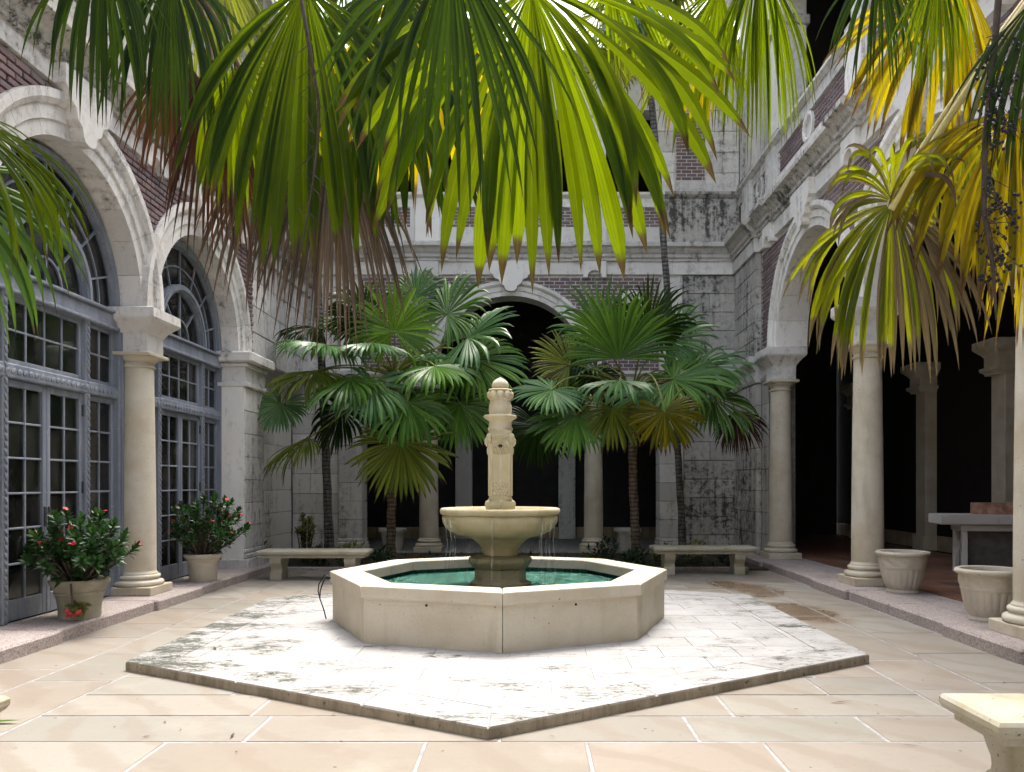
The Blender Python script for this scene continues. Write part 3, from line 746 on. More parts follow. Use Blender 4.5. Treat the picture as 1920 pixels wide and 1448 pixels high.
def parapet(fr, parent, u0, u1, peds, mat, z0=ZC, oculi=(), pw=0.27, zb0=0.34, zb1=0.76, zt=1.05):
    plain_wall(fr, parent, u0, u1, -0.38, -0.014, z0 - 0.05, z0 + zt - .1, M['mortar'], 'parapet_core')
    mb = MB(); fbox(mb, fr, u0, u1, -0.2, 0.035, z0 - .02, z0 + zb0); mb.build('parapet_base', mat, parent)
    mb = MB(); fbox(mb, fr, u0, u1, -0.2, 0.03, z0 + zb1, z0 + zt - .10); mb.build('parapet_band', mat, parent)
    mb = MB(); fprofile(mb, fr, [(-0.42, z0 + zt - .11), (0.05, z0 + zt - .11), (0.09, z0 + zt - .075), (0.12, z0 + zt - .06), (0.12, z0 + zt - .015), (0.10, z0 + zt), (-0.42, z0 + zt)], u0, u1); mb.build('parapet_cap', mat, parent)
    for p in peds:
        mb = MB(); fcbox(mb, fr, p - pw, p + pw, -0.3, 0.075, z0 - .01, z0 + zt - .112, 0.008); mb.build('pedestal', mat, parent)
    ed = [u0] + [q for p in peds for q in (p - pw, p + pw)] + [u1]
    for a, b in zip(ed[0::2], ed[1::2]):
        if b - a < 0.5: continue
        a2, b2 = a + 0.10, b - 0.10
        for s0, s1 in ((a, a2), (b2, b)):
            mb = MB(); fbox(mb, fr, s0, s1, -0.2, 0.031, z0 + zb0 - .01, z0 + zb1 + .01); mb.build('panel_frame', mat, parent)
        oc = [o for o in oculi if a < o < b]
        brick_rows(fr, parent, a2 + .004, b2 - .004, z0 + zb0 + .006, z0 + zb1 - .004, [(o, z0 + (zb0 + zb1) / 2, 0.215) for o in oc])
        for o in oc:
            mb = MB(); fring(mb, fr, o, z0 + (zb0 + zb1) / 2, [(0.155, -.1), (0.155, .02), (0.18, .035), (0.235, .035), (0.235, -.1)], 0, 2 * math.pi, 28); mb.build('oculus_ring', mat, parent, smooth=30)
            mb = MB(); fring(mb, fr, o, z0 + (zb0 + zb1) / 2, [(0.005, -.06), (0.005, -.012), (0.16, -.012), (0.16, -.06)], 0, 2 * math.pi, 24); mb.build('oculus_disc', mat, parent)
parapet(FRR, loggia, -3, 16.72, RC + [16.0], M['stone_mid'], oculi=[5.09, 8.84, 12.525, 15.2])
for u in RC + [16.2]:     # upper storey piers with a small impost, lintel above
    hw = 0.3 if u < 16 else 0.62
    mb = MB(); fcbox(mb, FRR, u - hw, u + hw, -0.50, -0.02, ZCAP, 10.05, 0.01); pr0 = mb.build('pier', M['stone_mid'], loggia)
    mb = MB(); fcbox(mb, FRR, u - hw - .05, u + hw + .05, -0.55, 0.04, 9.55, 9.72, 0.02); mb.build('pier_cap', M['stone_heavy'], pr0)
    mb = MB(); fcbox(mb, FRR, u - hw - .06, u + hw + .06, -0.54, 0.05, ZCAP + .001, ZCAP + .16, 0.02); mb.build('pier_base', M['stone_heavy'], pr0)
plain_wall(FRR, loggia, -3, 16.9, -0.48, -0.04, 10.05, 11.6, M['stone_mid'], 'upper_wall')
cornice(FRR, loggia, -3, 17.0, 11.3, M['stone_heavy'], 0.15, 'eaves')
# inside of the loggia
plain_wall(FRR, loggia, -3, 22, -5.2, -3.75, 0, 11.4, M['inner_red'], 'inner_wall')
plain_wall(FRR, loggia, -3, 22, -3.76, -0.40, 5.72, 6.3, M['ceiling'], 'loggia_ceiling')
plain_wall(FRR, loggia, -3, 22, -3.76, -0.30, 11.0, 11.5, M['ceiling'], 'light_block_roof')  # unseen slab added to block light above the upper loggia
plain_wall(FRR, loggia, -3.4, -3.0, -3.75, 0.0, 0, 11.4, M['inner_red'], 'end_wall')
for u in (10.35, 13.5, 16.2, 19.5):
    mb = MB(); fcbox(mb, FRR, u - .2, u + .2, -3.78, -3.52, STY, SR - .56, 0.01); pl = mb.build('pilaster', M['column'], loggia)
    s2 = math.sqrt(2)
    mb = MB(); c_ = FRR.p(u, -3.62, 0)
    mb.lathe([(r * s2, z) for r, z in ((.21, SR - .58), (.21, SR - .55), (.27, SR - .50), (.27, SR - .45), (.215, SR - .44), (.215, SR - .27), (.25, SR - .22), (.34, SR - .13), (.35, SR - .11), (.35, SR))], 4, c=(c_.x, c_.y, 0), phase=math.pi / 4); mb.build('capital', M['column'], pl)
    mb = MB(); fcbox(mb, FRR, u - .24, u + .24, -3.78, -3.46, STY, STY + .3, 0.02); mb.build('base', M['column'], pl)
u = 6.0
while u < 21.5:
    mb = MB(); fcbox(mb, FRR, u + .004, u + .236, -3.76, -3.735, STY, STY + 0.30, 0.005); mb.build('skirting_tile', M['skirting'], loggia); u += 0.24

# floors and kerbs
rk = empty('kerb_right', (4.2, 9, 0)); tag(rk, kind='structure')
u = 0.9
ksplit = [-1.0, 1.3]
for c_ in RC: ksplit += [c_ - 0.62, c_ + 0.62, c_ + 1.875]
ksplit[-1] = 16.5; ksplit = sorted(k for k in ksplit if k > -2)
for a, b in zip(ksplit[:-1], ksplit[1:]):
    near = any(abs((a + b) / 2 - c_) < 0.3 for c_ in RC); x0 = 3.90 if near else 3.95
    MB().cbox(((x0 + 4.42) / 2, (a + b) / 2, STY / 2 - .01 + (.003 if near else 0)), (4.42 - x0, b - a - .006, STY + .02), 0.018).build('kerb_stone', M['granite'], rk)
    MB().cbox(((4.424 + 4.86) / 2, (a + b) / 2 + .3, STY / 2 - .01), (4.86 - 4.424, b - a - .006, STY + .018), 0.008).build('kerb_stone', M['granite'], rk)
lf = MB().box(4.3, 8.0, -3, 22, -0.03, STY - .012).build('loggia_floor', M['joint']); tag(lf, kind='structure')
nt = 0
yy = 7.2
while yy < 14.4:
    xx = 4.87
    while xx < 7.85:
        MB().cbox((xx + .15, yy + .15, STY - .008), (.292, .292, .024), .004).build('floor_tile', M['ter'], lf); xx += .3; nt += 1
    yy += .3
mb = MB(); yy2 = yy
while yy2 < 21.8:
    xx = 4.87
    while xx < 7.85: mb.cbox((xx + .15, yy2 + .15, STY - .008), (.292, .292, .024), .004); xx += .3
    yy2 += .3
tag(mb.build('floor_tiling', M['ter'], lf), kind='stuff')

# ================================================================== left: glazed arcade
FRL = Fr((-4.72, 0, 0), (0, 1, 0), (1, 0, 0)); FRP = Fr((-4.58, 0, 0), (0, 1, 0), (1, 0, 0))
glazed = empty('glazed_building', (-6.0, 9.0, 0)); tag(glazed, 'brick and stone wing on the left with grey arched french doors', 'building')
SL = 3.55; RL = 1.37; LA = [8.22, 11.34]; LC = [6.46, 9.78]; WLf = 0.42
LZ0, LZ1, LZC, LZT = 5.36, 5.56, 5.96, 9.15
for u in LC:
    c = copy_tree(col0, glazed)
    sc_ = (SL - STY) / (SR - STY)
    w_ = Vector((-4.83, u, STY)); c.location = w_; c.scale = (1, 1, sc_); WL[c] = w_
    for ch in c.children: ch.location = w_; ch.matrix_parent_inverse = Matrix.Translation(-w_); WL[ch] = w_
    c.matrix_parent_inverse = Matrix.Translation(-WL[glazed])
mb = MB()
for uc in LA: arch_core(mb, FRL, uc, RL + 0.17, SL, uc - 1.56, uc + 1.56, LZ0 + .02, -0.31, -0.012)
fbox(mb, FRL, -3, 6.66, -0.45, -0.012, SL, LZ0 + .02); fbox(mb, FRL, 12.9, 16.9, -0.45, -0.016, SL, LZ0 + .02)
fbox(mb, FRL, -3, 6.4, -0.45, -0.012, 0, SL)
mb.build('brick_backing', M['mortar'], glazed)
for i, uc in enumerate(LA): voussoirs(FRL, glazed, uc, RL, SL, WLf, 0.32, 0.005 * i, M['stone_mid'])
brick_rows(FRL, glazed, 4.6, 13.35, SL + .02, LZ0 - .05, [(uc, SL, RL + WLf - .03) for uc in LA])
# pilaster closing the arcade, recessed wall beyond
plain_wall(FRP, glazed, 12.74, 13.60, -0.42, -0.02, 0, SL - .5, M['joint'], 'pilaster_core')
def pil_blocks(u0, u1, z0, z1):
    n = 7; h = (z1 - z0) / n
    for i in range(n):
        mb = MB(); fcbox(mb, FRP, u0 + .002, u1 - .002, -0.43, U(-.003, .003), z0 + i * h + .003, z0 + (i + 1) * h - .003, 0.008); mb.build('stone_block', M['stone_mid'], glazed)
pil_blocks(12.71, 13.62, STY + .30, SL - .56)
mb = MB(); fcbox(mb, FRP, 12.66, 13.70, -0.44, 0.07, STY - .02, STY + .14, .015); fcbox(mb, FRP, 12.69, 13.66, -0.44, 0.04, STY + .142, STY + .22, .03); fcbox(mb, FRP, 12.70, 13.64, -0.44, 0.02, STY + .222, STY + .298, .025); mb.build('pilaster_base', M['stone_mid'], glazed)
mb = MB(); fcbox(mb, FRP, 12.66, 13.66, -0.44, 0.05, SL - .56, SL - .47, .02); fcbox(mb, FRP, 12.70, 13.62, -0.44, 0.008, SL - .47, SL - .24, .004); fcbox(mb, FRP, 12.66, 13.68, -0.44, 0.06, SL - .24, SL - .17, .02); fcbox(mb, FRP, 12.58, 13.76, -0.44, 0.14, SL - .17, SL, .025); mb.build('pilaster_capital', M['stone_mid'], glazed)
FRL2 = Fr((-5.08, 0, 0), (0, 1, 0), (1, 0, 0))
plain_wall(FRL2, glazed, 13.5, 16.95, -0.30, -0.03, 0, SL, M['joint'])
ashlar(FRL2, glazed, 13.62, 16.80, 0.0, SL, M['stone_light'], 0.42, (0.7, 1.3))
ashlar(FRL, glazed, 13.38, 16.80, SL + .02, LZ0, M['stone_mid'], 0.42, (0.6, 1.1))
mb = MB(); fbox(mb, FRL, -3, 16.82, -0.42, 0.055, LZ0, LZ1); mb.build('frieze', M['stone_mid'], glazed)
for uc in LA: keystone(FRL, glazed, uc, LZ0 + .01, LZ1, M['stone_mid'], 0.17, 0.46)
for u in LC + [12.9]: corbel(FRL, glazed, u, LZ0 - .02, LZ1, M['stone_mid'], 0.13)
cornice(FRL, glazed, -3, 16.80, LZ1, M['stone_heavy'])
plain_wall(FRL, glazed, -3, 16.95, -0.5, -0.02, LZC - .02, LZT, M['joint'], 'upper_core')
ashlar(FRL, glazed, 5.2, 16.80, LZC, LZT - .3, M['stone_heavy'], 0.46, (0.8, 1.5))
cornice(FRL, glazed, -3, 17.0, LZT - .3, M['stone_heavy'], 0.28, 'eaves')
plain_wall(FRL, glazed, -3, 22, -5.0, -0.40, LZT - .25, LZT + .1, M['ceiling'], 'light_block_roof')  # unseen slab added over the glazed wing to keep light out
# room behind the glass
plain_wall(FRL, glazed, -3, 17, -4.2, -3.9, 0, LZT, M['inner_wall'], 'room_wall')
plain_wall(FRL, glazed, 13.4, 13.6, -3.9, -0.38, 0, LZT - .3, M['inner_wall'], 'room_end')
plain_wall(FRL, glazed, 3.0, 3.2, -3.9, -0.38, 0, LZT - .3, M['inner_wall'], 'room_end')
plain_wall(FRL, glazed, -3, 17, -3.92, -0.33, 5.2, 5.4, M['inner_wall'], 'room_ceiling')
rf = MB().box(-8.5, -4.95, -3, 17, -0.03, STY - .014).build('room_floor', M['inner_wall']); tag(rf, kind='structure')
lk = empty('kerb_left', (-4.7, 9, 0)); tag(lk, kind='structure')
for a, b in ((0.5, 2.6), (2.6, 4.7), (4.7, 6.0), (6.0, 7.3), (7.3, 9.15), (9.15, 10.4), (10.4, 12.1), (12.1, 13.9)):
    near = abs((a + b) / 2 - 9.78) < .2 or abs((a + b) / 2 - 6.66) < .2; x1 = -4.29 if near else -4.33
    MB().cbox(((x1 - 5.04) / 2, (a + b) / 2, STY / 2 - .01), (x1 + 5.04, b - a - .006, STY + .02), 0.018).build('kerb_stone', M['granite'], lk)

# french doors
PANE = {}
def pane_rect(parent, fr, u, z, w, h, n):
    key = (round(w, 3), round(h, 3))
    if key not in PANE:
        mb = MB(); f0 = Fr((0, 0, 0), fr.u, fr.n); fbox(mb, f0, -w / 2, w / 2, -0.003, 0.003, -h / 2, h / 2); PANE[key] = mb.mesh('pane', M['glass'])
    o = obj('pane', PANE[key], parent, fr.p(u, n + U(-.002, .002), z)); o.rotation_euler = (0, U(-.006, .006), U(-.006, .006))
def glazed_panel(name, parent, fr, u0, u1, z0, z1, cols, rows, stile=0.055, bot=None, top=None, n=0.0, d=0.05, mun=0.022):
    """frame with glazing bars and one pane per light"""
    bot = stile if bot is None else bot; top = stile if top is None else top
    mb = MB()
    fcbox(mb, fr, u0, u0 + stile, n - d, n, z0, z1, .006); fcbox(mb, fr, u1 - stile, u1, n - d, n, z0, z1, .006)
    fcbox(mb, fr, u0 + stile, u1 - stile, n - d, n - .002, z0, z0 + bot, .006); fcbox(mb, fr, u0 + stile, u1 - stile, n - d, n - .002, z1 - top, z1, .006)
    a0, a1, b0, b1 = u0 + stile, u1 - stile, z0 + bot, z1 - top; w, h = (a1 - a0) / cols, (b1 - b0) / rows
    for i in range(1, cols): fcbox(mb, fr, a0 + i * w - mun / 2, a0 + i * w + mun / 2, n - d * .8, n - .008, b0, b1, .005)
    for j in range(1, rows): fcbox(mb, fr, a0, a1, n - d * .8, n - .010, b0 + j * h - mun / 2, b0 + j * h + mun / 2, .005)
    o = mb.build(name, M['paint'], parent)
    for i in range(cols):
        for j in range(rows): pane_rect(o, fr, a0 + (i + .5) * w, b0 + (j + .5) * h, w - mun, h - mun, n - d * .55)
    return o
def sector(parent, fr, uc, zc, r0, r1, a0, a1, n):
    mb = MB(); fring(mb, fr, uc, zc, [(max(r0, .004), n - .003), (max(r0, .004), n + .003), (r1, n + .003), (r1, n - .003)], a0, a1, 4); mb.build('pane', M['glass'], parent)
def french_door(uc):
    fr = Fr((-4.99, 0, 0), (0, 1, 0), (1, 0, 0)); hw = 1.36; lw = 0.655; zl = 2.46; zt0, zt1, zb = 2.60, 3.30, 3.50
    n = 0.0
    fm = MB()
    for s in (-1, 1):
        fcbox(fm, fr, uc + s * hw - .035, uc + s * hw + .035, -0.10, 0.05, STY, zb, .01)
        fcbox(fm, fr, uc + s * (lw + .045) - .04, uc + s * (lw + .045) + .04, -0.08, 0.03, STY, zb - .10, .012)
        for k in range(int((zb - .2 - STY) / .075)):      # carved rope moulding of the mullions
            z = STY + .05 + k * .075; p = fr.p(uc + s * (lw + .045), 0.034, z)
            fm.ellipsoid(p, (.012, .020, .040), 6, 5, Matrix.Rotation(.6, 3, 'X'))
    fcbox(fm, fr, uc - hw, uc + hw, -0.10, 0.035, zl, zt0, .012)
    for k in range(int(2 * hw / .09)):
        fm.ellipsoid(fr.p(uc - hw + .045 + k * .09, 0.038, (zl + zt0) / 2), (.012, .045, .026), 6, 5, Matrix.Rotation(.5, 3, 'X'))
    fcbox(fm, fr, uc - hw, uc + hw, -0.10, 0.04, zt1, zb - .04, .012); fcbox(fm, fr, uc - hw, uc + hw, -0.10, 0.075, zb - .04, zb, .015)
    fcbox(fm, fr, uc - hw, uc + hw, -0.10, 0.06, zt1 - .03, zt1 + .012, .012)
    fo = fm.build('door_frame', M['paint'], glazed)
    for s in (-1, 1):
        a, b = (uc - lw, uc - .003) if s < 0 else (uc + .003, uc + lw)
        leaf = glazed_panel('door_leaf', glazed, fr, a, b, STY + .015, zl - .004, 2, 6, 0.062, 0.20, 0.07, n - .01)
        hd = MB(); fcbox(hd, fr, uc + s * .034 - .014, uc + s * .034 + .014, -.012, .004, 1.02, 1.22, .003)
        hd.tube([fr.p(uc + s * .034, .0, 1.15), fr.p(uc + s * .034, .045, 1.15), fr.p(uc + s * .10, .05, 1.148)], .008, 6); hd.build('handle', M['iron'], leaf)
        for z in (.5, 1.35, 2.2):
            hg = MB(); fcbox(hg, fr, uc + s * (lw - .012) - .012, uc + s * (lw - .012) + .012, -.012, .012, z, z + .13, .004); hg.build('hinge', M['iron'], leaf)
        a, b = (uc - hw + .03, uc - lw - .085) if s < 0 else (uc + lw + .085, uc + hw - .03)
        glazed_panel('sidelight', glazed, fr, a, b, STY + .015, zl - .004, 2, 6, 0.045, 0.20, 0.06, n - .02)
        glazed_panel('sidelight', glazed, fr, a, b, zt0 + .002, zt1 - .03, 2, 2, 0.045, None, None, n - .02)
    glazed_panel('transom_window', glazed, fr, uc - lw, uc + lw, zt0 + .002, zt1 - .03, 4, 2, 0.05, None, None, n - .02)
    # fanlight: outer ring of lights round an inner arch
    zc = zb; f = MB(); pi = math.pi
    def ring(r0, r1, n0, n1, st=32): fring(f, fr, uc, zc, [(r0, n0), (r0, n1), (r1, n1), (r1, n0)], 0.0, pi, st)
    ring(1.275, 1.375, -.10, .04); ring(1.255, 1.29, -.08, -.002); ring(0.66, 0.76, -.08, .045); ring(0.685, 0.735, -.05, .065); ring(0.64, 0.665, -.07, .0)
    ring(1.00, 1.022, -.05, -.012); ring(0.27, 0.292, -.05, -.012, 16)
    def radial(r0, r1, a, w=.022):
        c_, s_ = math.cos(a), math.sin(a); pts = []
        for rr, ww in ((r0, -w / 2), (r0, w / 2), (r1, w / 2), (r1, -w / 2)): pts.append((uc + rr * c_ - ww * s_, zc + rr * s_ + ww * c_))
        fprism(f, fr, pts, -.05, -.010)
    angs = [R(a) for a in (18, 42, 66, 90, 114, 138, 162)]
    for a in angs: radial(.75, 1.27, a)
    for a in (45, 90, 135): radial(.28, .66, R(a))
    radial(0.0, .28, R(90))
    fan = f.build('fanlight', M['paint'], glazed, smooth=25)
    ea = [0.0] + angs + [pi]
    for a, b in zip(ea[:-1], ea[1:]):
        sector(fan, fr, uc, zc, 1.01, 1.265, a + .01, b - .01, -.035); sector(fan, fr, uc, zc, .755, 1.01, a + .012, b - .012, -.035)
    for a, b in ((0, 45), (45, 90), (90, 135), (135, 180)): sector(fan, fr, uc, zc, .285, .65, R(a) + .02, R(b) - .02, -.035)
    for a, b in ((0, 90), (90, 180)): sector(fan, fr, uc, zc, .0, .275, R(a) + .03, R(b) - .03, -.035)
    # blinds seen dimly behind the side and upper lights
    for a, b, z0, z1 in ((uc - hw, uc - lw - .05, .3, 3.3), (uc + lw + .05, uc + hw, .3, 3.3), (uc - lw, uc + lw, 2.62, 3.3), (uc - 1.0, uc + 1.0, 3.5, 4.45)):
        plain_wall(fr, glazed, a, b, -0.34, -0.32, z0, z1, M['blind'], 'blind')
for uc in LA: french_door(uc)
# jambs behind the columns
for u0, u1 in ((6.42, 6.86), (9.56, 10.0)):
    plain_wall(FRP, glazed, u0, u1, -0.46, -0.33, STY, SL - .02, M['paint'], 'jamb')
plain_wall(FRP, glazed, 12.68, 12.74, -0.46, -0.02, STY, SL - .5, M['stone_light'], 'jamb')

# ================================================================== back: central arcade
FB = Fr((0, 16.8, 0), (1, 0, 0), (0, -1, 0))
arcade = empty('arcade_building', (-0.47, 18.8, 0)); tag(arcade, 'arcaded stone and brick wing at the back, wide arch below an open gallery', 'building')
BC = -0.47; BCOL = [BC - 1.75, BC + 1.75]; SB = 3.80; RB = 1.60; WB = 0.31
for u in BCOL:
    c = make_column(3.48, arcade, (u, 17.02, 0.02), impost=False)
B0, B1 = -3.58, 2.64
mb = MB(); arch_core(mb, FB, BC, RB + .15, SB, B0, B1, ZF0 + .02, -0.48, -0.012); mb.build('brick_backing', M['mortar'], arcade)
voussoirs(FB, arcade, BC, RB, SB, WB, 0.483, 0.0, M['stone_light'], 13)
OCU = [(BC - 2.55, 5.22), (BC + 2.55, 5.22)]
brick_rows(FB, arcade, B0, B1, SB + .03, ZF0 - .05, [(BC, SB, RB + WB - .03)] + [(a, b, .27) for a, b in OCU])
for a, b in OCU:
    mb = MB(); fring(mb, FB, a, b, [(.19, -.1), (.19, .03), (.22, .05), (.29, .05), (.30, -.1)], 0, 2 * math.pi, 28); mb.build('oculus_ring', M['stone_light'], arcade, smooth=30)
    mb = MB(); fring(mb, FB, a, b, [(.005, -.06), (.005, -.02), (.2, -.02), (.2, -.06)], 0, 2 * math.pi, 24); mb.build('oculus_disc', M['hole'], arcade)
for a, b in ((B0 - .02, BC - 1.56), (BC + 1.56, B1 + .02)):     # entablature of the side bays
    mb = MB(); fprofile(mb, FB, [(-0.46, 3.50), (0.02, 3.50), (0.02, 3.60), (0.045, 3.61), (0.045, 3.69), (0.10, 3.74), (0.12, 3.75), (0.12, 3.81), (-0.46, 3.81)], a, b); mb.build('entablature', M['stone_light'], arcade)
for s, (a, b) in ((-1, (B0 - .50, B0)), (1, (B1, B1 + .50))):    # pilasters
    n = 8; z0, z1 = .32, 3.42; h = (z1 - z0) / n
    for i in range(n):
        mb = MB(); fcbox(mb, FB, a + .002, b - .002, -0.46, 0.06 + U(-.003, .003), z0 + i * h + .003, z0 + (i + 1) * h - .003, .008); mb.build('stone_block', M['stone_mid'], arcade)
    mb = MB(); fcbox(mb, FB, a - .05, b + .05, -.46, .13, 0, .16, .015); fcbox(mb, FB, a - .03, b + .03, -.46, .10, .162, .24, .03); fcbox(mb, FB, a - .01, b + .01, -.46, .08, .242, .318, .025); mb.build('pilaster_base', M['stone_mid'], arcade)
    mb = MB(); fcbox(mb, FB, a - .03, b + .03, -.46, .10, 3.425, 3.49, .015); fcbox(mb, FB, a - .01, b + .01, -.46, .07, 3.492, 3.70, .004); fcbox(mb, FB, a - .08, b + .08, -.46, .15, 3.702, 3.82, .025); mb.build('pilaster_capital', M['stone_mid'], arcade)
    plain_wall(FB, arcade, a + .01, b - .01, -0.44, -0.01, 3.815, ZF0, M['stone_light'], 'wall_strip')
# solid corner piers
plain_wall(FB, arcade, B1 + .49, 4.35, -0.5, -0.03, 0, 10.0, M['joint'])
ashlar(FB, arcade, B1 + .51, 4.30, 0.0, ZF0, M['stone_heavy'], 0.40, (0.5, 1.0))
plain_wall(FB, arcade, -5.2, B0 - .49, -0.5, -0.03, 0, 10.0, M['joint'])
ashlar(FB, arcade, -5.06, B0 - .51, 0.0, ZF0, M['stone_mid'], 0.42, (0.6, 1.1))
mb = MB(); fbox(mb, FB, -5.1, 4.30, -0.42, 0.058, ZF0, ZF1); mb.build('frieze', M['stone_light'], arcade)
keystone(FB, arcade, BC, ZF0 + .01, ZF1, M['stone_light'])
for u in BCOL: corbel(FB, arcade, u, ZF0 - .02, ZF1, M['stone_light'])
cornice(FB, arcade, -5.1, 4.30, ZF1 + .002, M['stone_mid'])
for u in BCOL: cornice(FB, arcade, u - .45, u + .45, ZF1 + .006, M['stone_mid'], .06)
parapet(FB, arcade, -4.2, 2.75, BCOL, M['stone_light'], pw=0.26)
mb = MB(); fbox(mb, FB, 2.75, 4.30, -.3, .05, ZC - .02, ZCAP - .12); mb.build('parapet_base', M['stone_heavy'], arcade)
mb = MB(); fprofile(mb, FB, [(-.4, 7.44), (.06, 7.44), (.12, 7.48), (.14, 7.50), (.14, 7.55), (-.4, 7.55)], 2.75, 4.30); mb.build('parapet_cap', M['stone_heavy'], arcade)
mb = MB(); fbox(mb, FB, -5.06, -4.2, -.3, .05, ZC - .02, ZCAP); mb.build('parapet_base', M['stone_mid'], arcade)
for u in BCOL:
    mb = MB(); fcbox(mb, FB, u - .25, u + .25, -.4, 0.0, ZCAP, 9.3, .01); pr0 = mb.build('pier', M['stone_light'], arcade)
    mb = MB(); fcbox(mb, FB, u - .30, u + .30, -.45, .05, ZCAP + .002, ZCAP + .12, .02); mb.build('pier_base', M['stone_light'], pr0)
    mb = MB(); fcbox(mb, FB, u - .30, u + .30, -.45, .05, 9.16, 9.30, .02); mb.build('pier_cap', M['stone_light'], pr0)
UR = 2.54
ashlar(FB, arcade, UR, 2.98, ZCAP, 9.3, M['stone_light'], .45, (.4, .5), n=.004)
ashlar(FB, arcade, 3.62, 4.32, ZCAP, 9.3, M['stone_mid'], .45, (.5, .6))
plain_wall(FB, arcade, 2.98, 3.62, -.3, -.012, ZCAP, 9.3, M['mortar'], 'brick_backing')
brick_rows(FB, arcade, 2.99, 3.61, ZCAP + .28, 9.25)
mb = MB(); fbox(mb, FB, 2.98, 3.62, -.1, .006, ZCAP, ZCAP + .27); mb.build('parapet_band', M['stone_mid'], arcade)
ashlar(FB, arcade, -5.06, -3.48, ZCAP, 9.3, M['stone_mid'], .45, (.6, 1.0))
mb = MB(); fbox(mb, FB, -5.1, 4.3, -.45, .02, 9.3, 10.1); mb.build('upper_wall', M['stone_mid'], arcade)
cornice(FB, arcade, -5.2, 4.3, 10.02, M['stone_heavy'], .10, 'eaves')
# gallery inside
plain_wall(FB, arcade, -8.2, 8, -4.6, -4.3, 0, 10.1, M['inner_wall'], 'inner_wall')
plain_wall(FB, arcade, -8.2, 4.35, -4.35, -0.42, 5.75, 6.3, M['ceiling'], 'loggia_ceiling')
plain_wall(FB, arcade, -8.2, 4.35, -4.6, -0.3, 9.75, 10.2, M['ceiling'], 'light_block_roof')  # unseen slab added to block light over the gallery
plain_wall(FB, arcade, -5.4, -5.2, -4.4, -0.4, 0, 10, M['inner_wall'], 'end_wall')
bf = MB().box(-5.3, 4.3, 16.55, 21.3, -0.03, 0.02).build('arcade_floor', M['joint']); tag(bf, kind='structure')
u = -5.1
while u < 4.6:
    mb = MB(); fcbox(mb, FB, u + .004, u + .236, -4.31, -4.28, .02, .32, .005); mb.build('skirting_tile', M['skirting'], arcade); u += .24
for u in (BC - 1.35, BC + 1.35):
    mb = MB(); fcbox(mb, FB, u - .22, u + .22, -4.34, -4.10, .02, 3.5, .01); mb.build('pilaster', M['stone_light'], arcade)
flush_bricks()

# unseen wing added behind the viewer to cut low light on the fronds
FF = Fr((0, -5.2, 0), (1, 0, 0), (0, 1, 0))
rear = empty('light_block_wing', (0, -5.5, 0)); tag(rear, 'unseen plain stone wing added behind the viewer to block low light', 'building')
plain_wall(FF, rear, -5.6, 5.6, -0.6, 0.0, 0, 7.6, M['stone_mid'])
cornice(FF, rear, -5.6, 5.6, 5.9, M['stone_heavy']); cornice(FF, rear, -5.6, 5.6, 7.4, M['stone_heavy'], .2, 'eaves')

# ================================================================== fountain
FC = Vector((-0.34, 8.23, 0.0)); FROT = R(3.0)
fountain = empty('fountain', (FC.x, FC.y, PH)); tag(fountain, 'octagonal cream stone fountain with bowl, face mask column and ball finial', 'fountain')
WZ = 0.425
def oct_pt(r, k, off=0.0):
    a = -math.pi / 2 + FROT + (k) * math.pi / 4 + off
    return Vector((FC.x + r * math.cos(a), FC.y + r * math.sin(a)))
def oct_piece(r0, r1, k, z0, z1, ch, gap, name, mat, k0=0.0, k1=1.0):
    a0, a1 = oct_pt(r0, k), oct_pt(r0, k + 1); b0, b1 = oct_pt(r1, k), oct_pt(r1, k + 1)
    e = (b1 - b0).normalized() * gap
    poly = [tuple(b0 + e), tuple(b1 - e), tuple(a1 - e), tuple(a0 + e)]
    mb = MB(); slab(mb, poly, z0, z1, ch); return mb.build(name, mat, fountain)
for k in range(8):
    oct_piece(1.475, 1.705, k, PH - .02, 0.462, 0.003, 0.003, 'basin_wall', M['basin'])
    oct_piece(1.40, 1.735, k, 0.464, 0.565, 0.010, 0.0025, 'coping', M['basin'])
    a0, a1 = oct_pt(1.474, k), oct_pt(1.474, k + 1); L = (a1 - a0).length; e = (a1 - a0).normalized(); nin = Vector((-e.y, e.x)); ang = math.atan2(e.y, e.x); nt_ = 11
    for i in range(nt_):
        c_ = a0 + e * (L * (i + .5) / nt_) + nin * 0.006
        MB().cbox((c_.x, c_.y, WZ + .005), (L / nt_ - .005, .012, .10), .002, Matrix.Rotation(ang, 3, 'Z')).build('pool_tile', M['pooltile'], fountain)
    if k in (7, 0):      # spout holes drilled in the two front walls
        c_ = oct_pt(1.706, k, 0).lerp(oct_pt(1.706, k + 1), 0.47 if k == 7 else 0.52); e2 = (oct_pt(1, k + 1) - oct_pt(1, k)).normalized(); no = Vector((e2.y, -e2.x, 0))
        p = Vector((c_.x, c_.y, 0.425)); MB().tube([p - no * .02, p + no * .004], .011, 12).build('spout_hole', M['hole'], fountain)
MB().lathe([(1.46, 0.11), (1.46, 0.27)], 8, (FC.x, FC.y, 0), -math.pi / 2 + FROT).build('pool_floor', M['poolfloor'], fountain)
water = MB().lathe([(1.466, WZ - .004), (1.466, WZ)], 8, (FC.x, FC.y, 0), -math.pi / 2 + FROT).build('water', M['water']); tag(water, kind='structure')
ph = -math.pi / 2 + FROT
def lz(prof, n, name, smooth, mod=None, phase=ph, mat='fountain'):
    return MB().lathe(prof, n, (FC.x, FC.y, 0), phase, mod).build(name, M[mat], fountain, smooth=smooth)
lz([(.315, .12), (.315, .445), (.285, .46), (.268, .475), (.262, .50), (.262, .585), (.285, .60), (.318, .645), (.325, .665), (.325, .695), (.30, .71), (.20, .725)], 8, 'pedestal', None, mat='wet')
